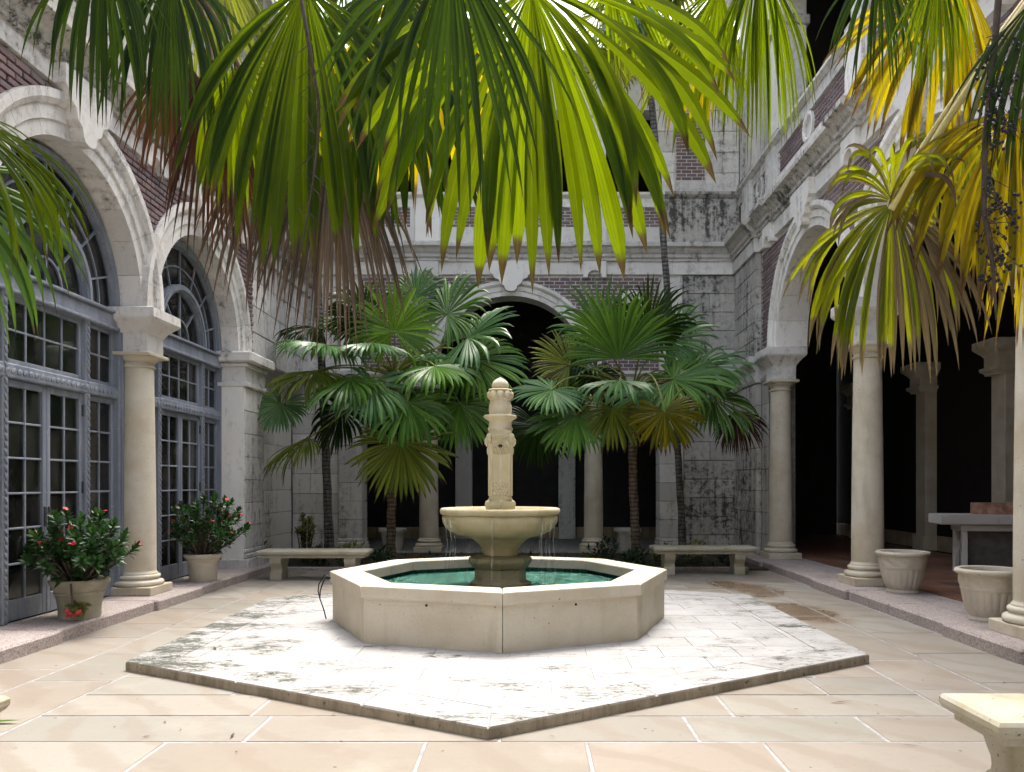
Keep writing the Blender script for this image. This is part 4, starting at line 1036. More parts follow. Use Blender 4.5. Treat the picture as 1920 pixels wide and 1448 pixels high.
def lobed(a, r, z):          # eight soft ribs on the bowl
    return r * (1 + 0.012 * abs(math.cos(4 * (a - ph))) ** 6)
bowl = [(.17, .72), (.172, .74), (.185, .78), (.215, .83), (.265, .875), (.30, .90), (.345, .912), (.43, .93), (.50, .965), (.555, 1.01), (.583, 1.06), (.590, 1.10), (.588, 1.125), (.575, 1.135), (.585, 1.14)]
bowl += [(.590 + .022 * math.cos(a), 1.172 + .034 * math.sin(a)) for a in [-math.pi / 2 + math.pi * k / 8 for k in range(9)]]
bowl += [(.56, 1.203), (.545, 1.19), (.52, 1.165), (.16, 1.16)]
lz(bowl, 64, 'bowl', 50, lobed, mat='bowl')
MB().lathe([(.15, 1.178), (.538, 1.183)], 48, (FC.x, FC.y, 0), cap=False).build('bowl_water', M['bowl_water'], fountain)
# column: moulded foot, square shaft with mask, flange, bulb, bead ring, finial
lz([(.13, 1.15), (.152, 1.205), (.156, 1.225), (.158, 1.25), (.15, 1.275), (.128, 1.285), (.125, 1.30)], 40, 'foot', 45)
def rsq(h, c=.02):          # square with cut corners
    return [(-h + c, -h), (h - c, -h), (h, -h + c), (h, h - c), (h - c, h), (-h + c, h), (-h, h - c), (-h, -h + c)]
def sq_loft(levels, name):
    mb = MB(); b = 0; vs = []; fs = []; rot = Matrix.Rotation(FROT, 3, 'Z')
    for h, z, c in levels:
        for x, y_ in rsq(h, c): v = rot @ Vector((x, y_, 0)); vs.append((FC.x + v.x, FC.y + v.y, z))
    for j in range(len(levels) - 1):
        for i in range(8): k = (i + 1) % 8; fs.append((j * 8 + i, j * 8 + k, (j + 1) * 8 + k, (j + 1) * 8 + i))
    fs += [tuple(range(7, -1, -1)), tuple((len(levels) - 1) * 8 + i for i in range(8))]
    mb.add(vs, fs); return mb.build(name, M['fountain'], fountain)
shaft = sq_loft([(.118, 1.29, .018), (.118, 1.31, .018), (.113, 1.32, .018), (.116, 1.98, .018), (.116, 2.0, .018)], 'shaft')
for s in range(4):           # raised border round the sunk panel of each shaft face, scale carving at its foot
    rot = Matrix.Rotation(FROT + s * math.pi / 2, 3, 'Z'); mb = MB()
    def tb(x0, x1, z0, z1, d0, d1):
        c_ = rot @ Vector(((x0 + x1) / 2, -(d0 + d1) / 2, 0)); mb.cbox((FC.x + c_.x, FC.y + c_.y, (z0 + z1) / 2), (x1 - x0, d1 - d0, z1 - z0), .003, rot)
    tb(-.098, -.080, 1.33, 1.75, .11, .124); tb(.080, .098, 1.33, 1.75, .11, .124)
    mb.build('shaft_border', M['fountain'], shaft)
    mb = MB()
    for r_ in range(5):
        for q in range(4):
            c_ = rot @ Vector((-.054 + q * .036 + (.018 if r_ % 2 else 0) - .009, -.113, 0)); mb.ellipsoid((FC.x + c_.x, FC.y + c_.y, 1.35 + r_ * .028), (.019, .007, .019), 8, 5, rot)
    mb.build('scale_carving', M['fountain'], shaft, smooth=60)
    # bearded face mask with open mouth
    mb = MB()
    def E(x, yv, z, rx, ry, rz, tilt=0):
        c_ = rot @ Vector((x, -yv, 0)); mb.ellipsoid((FC.x + c_.x, FC.y + c_.y, z), (rx, ry, rz), 12, 8, rot @ Matrix.Rotation(tilt, 3, 'Y'))
    E(0, .105, 1.885, .098, .032, .105); E(0, .118, 1.945, .095, .022, .020)                       # face, brow band
    E(-.045, .130, 1.925, .040, .015, .013, .25); E(.045, .130, 1.925, .040, .015, .013, -.25)     # brows
    E(0, .140, 1.892, .015, .022, .036); E(0, .147, 1.867, .022, .016, .014)                        # nose
    E(-.047, .128, 1.903, .021, .010, .011); E(.047, .128, 1.903, .021, .010, .011)                 # eyes
    E(-.060, .122, 1.865, .028, .018, .028); E(.060, .122, 1.865, .028, .018, .028)                 # cheeks
    E(-.036, .136, 1.848, .030, .013, .011, -.45); E(.036, .136, 1.848, .030, .013, .011, .45)      # moustache
    for q in range(7): E(-.075 + q * .025, .118, 1.795 - .012 * (1 - abs(q - 3) / 3), .015, .020, .040, (q - 3) * .08)   # beard
    for sx in (-1, 1):
        E(sx * .118, .112, 1.93, .024, .026, .036); E(sx * .122, .112, 1.885, .018, .022, .030)     # ear volutes
    mk = mb.build('face_mask', M['fountain'], shaft, smooth=70)
    mb = MB(); c_ = rot @ Vector((0, -.134, 0)); mb.ellipsoid((FC.x + c_.x, FC.y + c_.y, 1.836), (.022, .015, .017), 12, 8, rot); mb.build('mouth_hole', M['hole'], shaft)
lz([(.112, 1.99), (.125, 2.0), (.130, 2.02), (.122, 2.035), (.118, 2.045), (.115, 2.09), (.122, 2.10), (.160, 2.125), (.172, 2.138), (.172, 2.150), (.160, 2.156), (.115, 2.158), (.112, 2.175), (.117, 2.21), (.115, 2.25), (.106, 2.285), (.103, 2.305), (.112, 2.315), (.112, 2.33)], 40, 'upper_shaft', 40,
   lambda a, r, z: r * (1 + (.03 * math.cos(14 * a) if 2.18 < z < 2.29 else 0)))
for k in range(9):
    a = ph + 2 * math.pi * k / 9; MB().ellipsoid((FC.x + .098 * math.cos(a), FC.y + .098 * math.sin(a), 2.362), (.043, .043, .048), 14, 10).build('bead', M['fountain'], fountain, smooth=80)
lz([(.105, 2.33), (.105, 2.395), (.118, 2.402), (.122, 2.416), (.112, 2.426), (.075, 2.428)], 40, 'bead_collar', 40)
lz([(.06, 2.425), (.078, 2.433), (.088, 2.452), (.087, 2.474), (.073, 2.502), (.047, 2.524), (.020, 2.538), (.004, 2.546)], 32, 'finial', 60)
fw = MB()
for a, n_ in ((R(208), 2), (R(216), 2), (R(318), 2), (R(330), 2), (R(338), 1), (R(267), 1), (R(130), 2)):
    for q in range(n_):
        aa = a + U(-.05, .05); r0 = .60; dx, dy = math.cos(aa), math.sin(aa); k_ = U(.03, .09); pts = []
        start = 1.14 if n_ == 1 else 1.10
        for i in range(9):
            t = i / 8; z = start - (start - WZ) * t; rr = (.60 - .16 * t * (1 if start > 1.0 else 0) if False else .605 - .11 * min(1, t * 3) * (1 if q % 2 else .4)) + k_ * t
            pts.append((FC.x + rr * dx, FC.y + rr * dy, z))
        fw.tube(pts, [.0028 + .0010 * math.sin(i * 1.7 + q) for i in range(9)], 5)
pts = [(FC.x + math.sin(FROT) * r_, FC.y - math.cos(FROT) * r_, z) for r_, z in ((.142, 1.838), (.17, 1.825), (.19, 1.72), (.20, 1.55), (.21, 1.35), (.215, 1.185))]
fw.tube(pts, .0035, 5)
tag(fw.build('falling_water', M['stream'], smooth=80), 'thin jets of water falling from the fountain bowl', kind='stuff')
# black cable hanging over the basin rim
cp = oct_pt(1.74, 6); cb = MB()
for o_ in (0.0, .035):
    cb.tube([(cp.x + .03, cp.y - .02 - o_, .50), (cp.x - .03, cp.y - .03 - o_, .50 + o_), (cp.x - .055 - o_, cp.y - .05, .44), (cp.x - .075 - o_ * .6, cp.y - .06, .37), (cp.x - .08, cp.y - .05, .29), (cp.x - .05, cp.y - .02, .18), (cp.x - .03, cp.y, .08)], .0065, 8)
cb.ellipsoid((cp.x - .01, cp.y - .03, .50), (.03, .022, .018), 8, 6)
tag(cb.build('power_cable', M['black'], smooth=60), 'black looped cable hanging at the left edge of the fountain basin', 'cable')

# ================================================================== benches
def make_bench():
    b = empty('stone_bench', (0, 0, 0)); L, D, H = 1.66, 0.50, 0.45
    # seat: slab with rounded edge and stepped underside
    prof = [(-D / 2 + .05, H - .115), (-D / 2 + .05, H - .085), (-D / 2 + .03, H - .08), (-D / 2 + .012, H - .065), (-D / 2, H - .045), (-D / 2, H - .02), (-D / 2 + .012, H - .004), (-D / 2 + .03, H)]
    lv = [(p[0], p[1]) for p in prof]; mb = MB(); vs = []; fs = []
    for y0, z in lv:
        i = y0 + D / 2; hx, hy = L / 2 - i, D / 2 - i
        vs += [(-hx, -hy, z), (hx, -hy, z), (hx, hy, z), (-hx, hy, z)]
    for j in range(len(lv) - 1):
        for i in range(4): k = (i + 1) % 4; fs.append((j * 4 + i, j * 4 + k, (j + 1) * 4 + k, (j + 1) * 4 + i))
    fs += [(3, 2, 1, 0), tuple((len(lv) - 1) * 4 + i for i in range(4))]
    mb.add(vs, fs); mb.build('seat', M['bench'], b, smooth=30)
    for sx in (-1, 1):       # scrolled leg: outline in depth, extruded across
        xc = sx * (L / 2 - .27); half = [(.19, .335), (.20, .30), (.195, .255), (.165, .215), (.135, .185), (.128, .15), (.135, .12), (.165, .105), (.172, .095), (.172, .0)]
        out = [(-a, z) for a, z in half] + [(a, z) for a, z in reversed(half)]
        mb = MB(); mb.extrude([(xc - .085, y0, z) for y0, z in out], (.17, 0, 0))
        mb.build('leg', M['bench'], b, smooth=35)
        lg = b.children[-1] if False else None
    return b
bench0 = make_bench()
BL = [((-3.33, 12.25, 0), 'long stone bench in shade left of the fountain, before the back wall'), ((2.74, 12.95, 0), 'long stone bench in shade right of the fountain, before the back wall'),
      ((1.95 + .83, 3.60, 0), 'pitted stone bench with scrolled leg in the right foreground corner'), ((-2.49 - .83, 3.56, 0), 'stone bench end just showing at the left foreground edge')]
for i, (l, lab) in enumerate(BL):
    b = bench0 if i == 0 else copy_tree(bench0); b.location = l; tag(b, lab, 'bench', 'stone benches round the fountain')

# ================================================================== pots
def fluted_pot(loc, rz):
    p = empty('planter_pot', loc)
    n = 132
    def mod(a, r, z):
        if .07 < z < .30:
            f = math.sin(math.pi * (z - .07) / .23) ** .5
            return r * (1 + .075 * f * (abs(math.sin(11 * a)) ** .6 - .7))
        if .335 < z < .425: return r + .009 * math.sin(10 * a + 26 * (z - .38)) * math.sin(math.pi * (z - .335) / .09)
        return r
    prof = [(.165, 0), (.185, .0), (.19, .012), (.185, .03), (.175, .04), (.185, .06), (.195, .075)]
    prof += [(.195 + .06 * ((z - .075) / .22) ** .7, z) for z in (.10, .13, .16, .19, .22, .25, .28, .295)]
    prof += [(.262, .305), (.265, .315), (.262, .325)] + [(.264 + .012 * (z - .33) / .1, z) for z in (.335, .35, .365, .38, .395, .41, .425)]
    prof += [(.278, .43), (.281, .445), (.30, .455), (.312, .468), (.314, .485), (.305, .50), (.285, .507), (.265, .50), (.255, .48), (.245, .40), (.20, .10), (.0005, .09)]
    o = MB(); o.lathe(prof, n, (loc[0], loc[1], loc[2]), rz, mod, cap=False); o.build('pot_body', M['pot'], p, smooth=40)
    s = MB(); s.lathe([(.001, .34), (.225, .345)], 24, loc, cap=False); s.build('soil', M['soil'], p)
    return p
tag(fluted_pot((4.55, 9.86, STY), .3), 'empty fluted stone pot beside the second column on the right kerb', 'pot', 'fluted pots on the kerb')
tag(fluted_pot((4.47, 7.83, STY), 1.1), 'empty fluted stone pot nearest the camera, by the right edge column', 'pot', 'fluted pots on the kerb')
def rim_pot(loc, sc_, prof, mat, name='planter_pot'):
    p = empty(name, loc); o = MB(); o.lathe([(r * sc_, z * sc_) for r, z in prof], 48, loc, cap=False); o.build('pot_body', mat, p, smooth=35)
    s = MB(); zt = prof[-1][1] * sc_; s.lathe([(.001, zt), (prof[-1][0] * sc_ + .02, zt)], 24, loc, cap=False); s.build('soil', M['soil'], p); return p
P1 = [(.0, 0), (.185, 0), (.19, .02), (.192, .10), (.205, .18), (.222, .235), (.228, .24), (.224, .25), (.232, .262), (.226, .272), (.235, .285), (.258, .33), (.274, .35), (.277, .375), (.265, .388), (.245, .385), (.23, .36)]
P2 = [(.0, 0), (.175, 0), (.178, .02), (.19, .21), (.197, .215), (.193, .225), (.20, .24), (.194, .25), (.203, .265), (.215, .30), (.243, .32), (.255, .34), (.255, .365), (.24, .375), (.22, .365), (.21, .34)]
tag(rim_pot((-4.535, 8.00, STY), 1.0, P1, M['pot_shaded']), 'large stone pot toned dark for shade, with flowering shrub, nearest the left kerb', 'pot')
tag(rim_pot((-4.56, 11.05, STY), 1.0, P2, M['pot']), 'pale stone pot with ringed band before the far left door', 'pot')
P3 = [(.0, 0), (.19, 0), (.20, .03), (.245, .38), (.25, .40), (.29, .405), (.30, .43), (.30, .47), (.285, .48), (.26, .47), (.24, .42)]
tag(rim_pot((-3.03, 17.25, .02), 1.0, P3, M['pot_white']), 'pale pot in the dark arcade behind the left palm trunk', 'pot', 'pale pots inside the back arcade')
tag(rim_pot((2.03, 17.25, .02), 1.0, P3, M['pot_white']), 'pale pot in the dark arcade behind the right palm trunk', 'pot', 'pale pots inside the back arcade')

# ================================================================== table and marble box in the loggia
tb_ = empty('stone_table', (0, 0, 0)); tag(tb_, 'grey stone slab table inside the right loggia, partly behind a column', 'table')
TL, TW, TH = 1.45, .62, .885
MB().cbox((TL / 2, TW / 2, TH - .075), (TL, TW, .15), .012).build('table_top', M['greystone'], tb_)
MB().cbox((TL / 2 + .09, TW / 2, TH - .20), (TL - .42, TW - .16, .095), .01).build('apron', M['greystone'], tb_)
for xx in (.36, TL - .20):
    for yy in (.13, TW - .13): MB().cbox((xx, yy, (TH - .25) / 2), (.075, .10, TH - .25), .008).build('leg', M['greystone'], tb_)
    for sg in (-1,):
        mb = MB(); pts = []
        for i in range(30):
            t = i / 29; aa = -1.2 + t * 5.6; r_ = .07 * (1 - t) + .02
            pts.append((xx - .04 - (.03 + r_ * math.cos(aa) * .6), .13, .12 + t * .40 + r_ * math.sin(aa)))
        mb.tube(pts, .011, 6); mb.build('bracket', M['greystone'], tb_, smooth=60)
MB().cbox((TL / 2 + .08, TW / 2, (TH - .25) / 2), (TL - .64, .12, TH - .26), .006).build('panel', M['greypanel'], tb_)
tb_.location = (5.98, 11.75, STY); tb_.rotation_euler.z = R(-11)
mb = MB(); mb.cbox((0, 0, .085), (.60, .26, .17), .006); mk_ = mb.build('marble_block', M['marble']); mk_.location = (6.83, 11.83, STY + TH); mk_.rotation_euler.z = R(-13); tag(mk_, 'pink veined marble block lying on the grey stone table', 'block')

# ================================================================== shrubs
def leaf_blade(mb, base, d, up, L, W, rv, fold=.25, segs=3, droop=.15):
    d = d.normalized(); s = d.cross(up)
    if s.length < 1e-3: s = d.cross(Vector((1, 0, 0)))
    s.normalize(); n = s.cross(d); b = len(mb.v); ws = (0.25, 1.0, 0.8, 0.02) if segs == 3 else (0.3, 1.0, 0.03)
    for i in range(segs + 1):
        t = i / segs; c_ = base + d * (L * t) - Vector((0, 0, droop * L * t * t)); w = W * ws[i]
        for q in (-1, 0, 1):
            mb.v.append(tuple(c_ + s * (w * q) + n * (abs(q) * fold * w))); mb.col.append((t, rv, 0.0))
    for i in range(segs):
        for q in range(2): k = b + i * 3 + q; mb.f.append((k, k + 1, k + 4, k + 3))
def rosette(mb, p, d, nl, L, W, seed):
    r_ = random.Random(seed); d = d.normalized(); a = d.orthogonal().normalized(); c_ = d.cross(a)
    for i in range(nl):
        an = i * 2.4 + r_.uniform(-.2, .2); f = i / nl; tilt = 1.5 - 1.15 * f
        dd = (a * math.cos(an) + c_ * math.sin(an)) * math.sin(tilt) + d * math.cos(tilt)
        leaf_blade(mb, p - d * (.10 * (1 - f)), dd, d, L * r_.uniform(.75, 1.1), W * r_.uniform(.8, 1.1), r_.random())
FL = None
def flower_mesh():
    mb = MB()
    for k in range(4):
        a = k * math.pi / 2; cx, sy = math.cos(a), math.sin(a)
        for s_ in (1,):
            b = len(mb.v); mb.v += [(0, 0, 0), (cx * .018 - sy * .015, sy * .018 + cx * .015, .007), (cx * .032, sy * .032, .010), (cx * .018 + sy * .015, sy * .018 - cx * .015, .007)]; mb.f.append((b, b + 1, b + 2, b + 3))
    mb.ellipsoid((0, 0, .006), (.006, .006, .006), 6, 4)
    return mb.mesh('flower', M['flower'], fix=False)
FLM = flower_mesh()
def shrub(name, base, rx, rz, n, seed, label, cat, mat, L=.085, W=.020, flowers=0, stem=.014, low=-.25, group=None, sy=1.0, off=(0, 0), nl=17):
    r_ = random.Random(seed); base = Vector(base); t = empty(name, base); tag(t, label, cat, group)
    fol = MB(); st = MB(); tips = []
    for i in range(n):
        f = (i + .5) / n; el = math.asin(low + (1 - low) * f); az = i * 2.39996 + r_.uniform(-.25, .25); rr = r_.uniform(.72, 1.04) if i % 3 else r_.uniform(.45, .7)
        d = Vector((math.cos(el) * math.cos(az), math.cos(el) * math.sin(az) * sy, math.sin(el)))
        tip = base + Vector((d.x * rx * rr + off[0], d.y * rx * rr + off[1], max(.02, rz * .42 + d.z * rz * .58 * rr)))
        mid = base.lerp(tip, .5) + Vector((d.x * .05, d.y * .05, -.05 * (1 - d.z)))
        p0 = base + Vector((d.x * .05, d.y * .05, -.01)); pts = []
        for k in range(6):
            q = k / 5; pts.append(p0 * (1 - q) ** 2 + mid * 2 * q * (1 - q) + tip * q * q)
        st.tube(pts, [stem * (1 - .55 * k / 5) for k in range(6)], 5)
        ax = (tip - pts[-3]).normalized() * .6 + Vector((0, 0, .5)) + d * .3
        rosette(fol, tip, ax, nl, L, W, seed * 77 + i); tips.append((tip, ax.normalized()))
        if r_.random() < .55: rosette(fol, Vector(pts[3]), ax, 9, L * .8, W, seed * 91 + i)
    st.build('stem', M['stem'], t, smooth=80); o = fol.build('foliage', mat, t, fix=False)
    tips.sort(key=lambda q: r_.random())
    for tip, ax in tips[:flowers]:
        for k in range(r_.randint(1, 3)):
            q = obj('flower', FLM, t, tip + ax * (.035 + .01 * k) + Vector((r_.uniform(-.03, .03), r_.uniform(-.03, .03), r_.uniform(0, .02))))
            q.rotation_euler = (r_.uniform(-1.2, .6), r_.uniform(-.7, .7), r_.uniform(0, 3)); s_ = r_.uniform(.7, 1.0); q.scale = (s_, s_, s_)
    return t
sh1 = shrub('flowering_shrub', (-4.535, 8.0, STY + .36), .50, .72, 74, 3, 'round flowering shrub with red blooms in the nearer left pot', 'shrub', M['euph'], flowers=19, off=(.02, -.02), L=.105, W=.019, nl=21)
sh2 = shrub('flowering_shrub', (-4.56, 11.05, STY + .34), .52, .86, 60, 5, 'flowering shrub with red blooms in the farther pot by the glass doors', 'shrub', M['euph'], flowers=16, off=(.08, 0), L=.105, W=.019, nl=21)
# a broken stem of the nearer shrub hanging down in front of its pot
mb = MB(); pts = [Vector((-4.50, 7.80, STY + .40)), Vector((-4.47, 7.73, STY + .36)), Vector((-4.45, 7.71, STY + .26)), Vector((-4.43, 7.70, STY + .16))]; mb.tube(pts, .010, 6); mb.build('hanging_stem', M['stem'], sh1)
fol = MB()
for k in range(4): rosette(fol, pts[-1] + Vector((U(-.04, .08), U(-.03, .03), U(-.06, .0))), Vector((U(-.4, .7), -.6, -.1)), 14, .10, .02, 900 + k)
fol.build('hanging_leaves', M['varieg'], sh1, fix=False)
for k in range(5):
    q = obj('flower', FLM, sh1, pts[-1] + Vector((U(-.04, .14), -.06 + U(-.02, .02), U(-.09, -.03)))); q.rotation_euler = (-1.2, U(-.4, .4), U(0, 3))

# planting bed behind the benches
bed = MB().box(-5.0, 4.2, 13.42, 16.56, -0.03, 0.03).build('planting_bed', M['soil']); tag(bed, kind='structure')
MB().cbox((-.4, 13.38, .02), (8.0, .09, .09), .012).build('bed_edging', M['granite'], bed)
shrub('bed_shrub', (-4.10, 14.4, .03), .27, .85, 18, 21, 'pale variegated shrub on the wall above the left bench', 'shrub', M['varieg'], L=.13, W=.022, low=.55, nl=14)
for i, (x, y_, rx, rz, m_, lab) in enumerate([
    (-4.75, 13.9, .26, .42, 'varieg', 'low pale-leaved plant at the left end of the left bench'),
    (-4.35, 13.75, .22, .30, 'bed', 'low dark plant under the left bench, near its left leg'),
    (-3.75, 13.85, .25, .38, 'bed', 'low dark plant under the middle of the left bench'),
    (-3.15, 13.9, .25, .48, 'varieg', 'low pale plant beside the slim trunk behind the left bench'),
    (-2.65, 13.8, .25, .36, 'bed', 'low dark plant at the right end of the left bench'),
    (1.25, 14.2, .30, .50, 'bed', 'leafy dark plant at the foot of the right back column'),
    (1.75, 13.9, .26, .34, 'bed', 'low dark plant at the left end of the right bench'),
    (2.30, 14.0, .24, .40, 'varieg', 'low pale plant behind the left leg of the right bench'),
    (2.85, 14.1, .26, .50, 'varieg', 'pale plant behind the middle of the right bench'),
    (3.45, 14.0, .25, .36, 'bed', 'low dark plant at the right end of the right bench')]):
    shrub('bed_plant', (x, y_, .03), rx, rz, 13, 40 + i, lab, 'plant', M[m_], L=.12, W=.024, stem=.006, low=.0, nl=11, group='plants in the bed')
gc = MB()
for k in range(260):
    x, y_ = U(-4.8, 3.9), U(13.5, 16.2)
    rosette(gc, Vector((x, y_, U(.04, .09))), Vector((U(-.5, .5), U(-.5, .5), 1)), 7, U(.07, .13), .02, 2000 + k)
tag(gc.build('ground_cover', M['bed'], fix=False), 'dark leafy ground cover filling the planting bed', kind='stuff')
# fallen leaf on the paving
mb = MB(); leaf_blade(mb, Vector((-3.36, 4.84, .006)), Vector((1, .02, .03)), Vector((0, 0, 1)), .26, .022, .6, .3, 3, -.03); tag(mb.build('fallen_leaf', M['leaf_mid'], fix=False), 'green palm leaf blade lying on the paving at left', 'leaf')

# dry leaf litter blown over platform and paving
lt = MB()
for k in range(170):
    x, y_ = U(-3.9, 3.7), U(4.3, 12.8)
    if math.hypot(x + .34, y_ - 8.23) < 1.85: continue
    on = inside((x, y_), planes_of(PLAT, .03)); z = (PH if on else 0.0) + .006; L = U(.012, .045) if k % 5 else U(.07, .16)
    leaf_blade(lt, Vector((x, y_, z)), Vector((U(-1, 1), U(-1, 1), .02)), Vector((0, 0, 1)), L, U(.004, .009), U(0, 1), .3, 2, -.02)
tag(lt.build('leaf_litter', M['leaf_dead'], fix=False), 'bits of dry leaf scattered over the platform and paving', kind='stuff')

# ================================================================== fan palms
def frond_mesh(hub, axis, nrm, Rl, n, spread, split, droop, mat, seed, cup=0.0, fold=.38, steps=9, deadp=0.0, dead_side=None, wide=1.0, gb=.12):
    r_ = random.Random(seed); a = Vector(axis).normalized(); nn = Vector(nrm); nn = nn - a * nn.dot(a)
    if nn.length < 1e-3: nn = a.orthogonal()
    nn.normalize(); s = a.cross(nn); mb = MB(); dth = 2 * spread / n; G = Vector((0, 0, -1))
    for k in range(n):
        ang = -spread + dth * (k + .5); f = abs(ang / spread)
        d0 = (a * math.cos(ang) + s * math.sin(ang) + nn * (cup * (1 - math.cos(ang)) + r_.uniform(-.035, .035))).normalized()
        L = Rl * (1 - .26 * f * f) * r_.uniform(.90, 1.06); hw = math.tan(dth / 2) * wide
        sp = split * r_.uniform(.88, 1.12); dr = droop * r_.uniform(.55, 1.5) * (2.4 if r_.random() < .12 else 1); rv = r_.random(); dead = 1.0 if r_.random() < deadp else 0.0
        if dead_side and (ang * dead_side > .15): dead = 1.0 if r_.random() < .85 else 0.0
        p = d0 * (.015); dirn = d0.copy(); tw = r_.uniform(-.5, .5); wmax = hw * sp * L; dt = 1.0 / steps; b = len(mb.v)
        swirl = s * r_.uniform(-.10, .10)
        for i in range(steps + 1):
            t = i / steps
            if t <= sp: w = hw * t * L + .001
            else:
                q = (t - sp) / (1 - sp); w = wmax * (1 + .55 * q - 1.55 * q ** 1.7); w = max(w, .0012 * (1 if i < steps else .2))
            nv = nn - dirn * nn.dot(dirn)
            if nv.length < .15: nv = nv + a * -.3 - dirn * (a * -.3).dot(dirn)
            nv.normalize(); sv = dirn.cross(nv)
            if t > sp: sv = (sv * math.cos(tw * (t - sp)) + nv * math.sin(tw * (t - sp)))
            fo = fold * w
            c_ = p + nv * fo; l_ = p - sv * w - nv * fo * .5; e_ = p + sv * w - nv * fo * .5
            for v, al in ((l_, 1), (c_, 0), (c_, 0), (e_, 1)): mb.v.append(tuple(v)); mb.col.append((t, rv, dead, al))
            q = max(0.0, (t - sp * .8) / (1 - sp * .8))
            dirn = (dirn + (G * (dr * (gb + 2.1 * q)) + swirl * q) * dt).normalized(); p = p + dirn * (L * dt)
        for i in range(steps):
            o = b + i * 4; mb.f += [(o, o + 1, o + 5, o + 4), (o + 2, o + 3, o + 7, o + 6)]
    return mb

def bez(p0, p1, p2, n):
    return [p0 * (1 - t) ** 2 + p1 * 2 * t * (1 - t) + p2 * t * t for t in [i / n for i in range(n + 1)]]
def add_frond(palm, crown, hub, axis, nrm, Rl, mat, seed, n=44, spread=R(150), split=.48, droop=.8, pet='petiole', pr_=.013, lift=.35, arrive=True, **kw):
    hub = Vector(hub); o = frond_mesh(hub, axis, nrm, Rl, n, spread, split, droop, M[mat], seed, **kw).build('frond', M[mat], palm, hub, smooth=180, fix=False)
    crown = Vector(crown); d = (hub - crown).length
    if arrive: mid = hub - Vector(axis).normalized() * d * .45 + Vector((0, 0, lift * d * .3))
    else: mid = (hub + crown) / 2 + Vector((0, 0, lift * d * .5))
    pts = bez(crown, mid, hub + Vector(axis).normalized() * .02, 12)
    MB().tube([q for q in pts], [pr_ * (1.5 - .7 * i / 12) for i in range(13)], 7).build('petiole', M[pet], o, smooth=80)
    return o
def trunk(palm, pts, r0, r1, mat, seed, fibre=True):
    r_ = random.Random(seed); P = [Vector(p) for p in pts]; fine = []
    for i in range(len(P) - 1):
        for k in range(10): fine.append(P[i].lerp(P[i + 1], k / 10))
    fine.append(P[-1]); m = len(fine)
    rad = [(r0 + (r1 - r0) * i / m) * (1 + r_.uniform(-.05, .05) + (.35 * max(0, 1 - i / (m * .08)) if i < m * .08 else 0)) for i in range(m)]
    fine = [q + Vector((r_.uniform(-.006, .006), r_.uniform(-.006, .006), 0)) for q in fine]
    return MB().tube(fine, rad, 12).build('trunk', M[mat], palm, smooth=80)
def boots(palm, c, n, seed, r=.07):        # old leaf bases round the top of the trunk
    r_ = random.Random(seed); mb = MB(); c = Vector(c)
    for k in range(n):
        a = k * 2.4; z = r_.uniform(-.5, .1); d = Vector((math.cos(a), math.sin(a), 0))
        mb.tube([c + Vector((0, 0, z - .08)) + d * r * .7, c + Vector((0, 0, z + .05)) + d * r * 1.15, c + Vector((0, 0, z + .18)) + d * r * 1.9], [.03, .024, .008], 5)
    mb.build('leaf_base', M['petiole_dry'], palm, smooth=70)
UPN = (0, -.75, .65)
def palm_from(name, base, crown, label, fronds, tmat='trunk', r0=.10, r1=.075, fill=0, seed=1, fillR=.85, pet=1.1, fmat=('leaf_mid',), el=(-10, 75), lean=None, group=None, steps=8):
    palm = empty(name, base); tag(palm, label, 'palm tree', group); base, crown = Vector(base), Vector(crown)
    mid = base.lerp(crown, .5) + Vector(lean or (0, 0, 0)); trunk(palm, bez(base, mid, crown, 5), r0, r1, tmat, seed); boots(palm, crown, 16, seed, r1)
    r_ = random.Random(seed * 13)
    for i, (hub, axis, nrm, Rl, mat, kw) in enumerate(fronds):
        add_frond(palm, crown, hub, axis, nrm, Rl, mat, seed * 100 + i, steps=steps, **kw)
    for i in range(fill):
        az = i * 2.39996 + r_.uniform(-.3, .3); e = R(r_.uniform(*el)); d = Vector((math.cos(az) * math.cos(e), math.sin(az) * math.cos(e), math.sin(e)))
        L = pet * r_.uniform(.8, 1.15); hub = crown + d * L; ax = (d + Vector((0, 0, -.45 - .5 * r_.random()))).normalized(); nr = Vector((d.x * .4, d.y * .4, 1))
        add_frond(palm, crown, hub, ax, nr, fillR * r_.uniform(.85, 1.1), r_.choice(fmat), seed * 100 + 50 + i, n=36, droop=r_.uniform(1.2, 2.6), split=.58, steps=7, cup=-.15)
    return palm

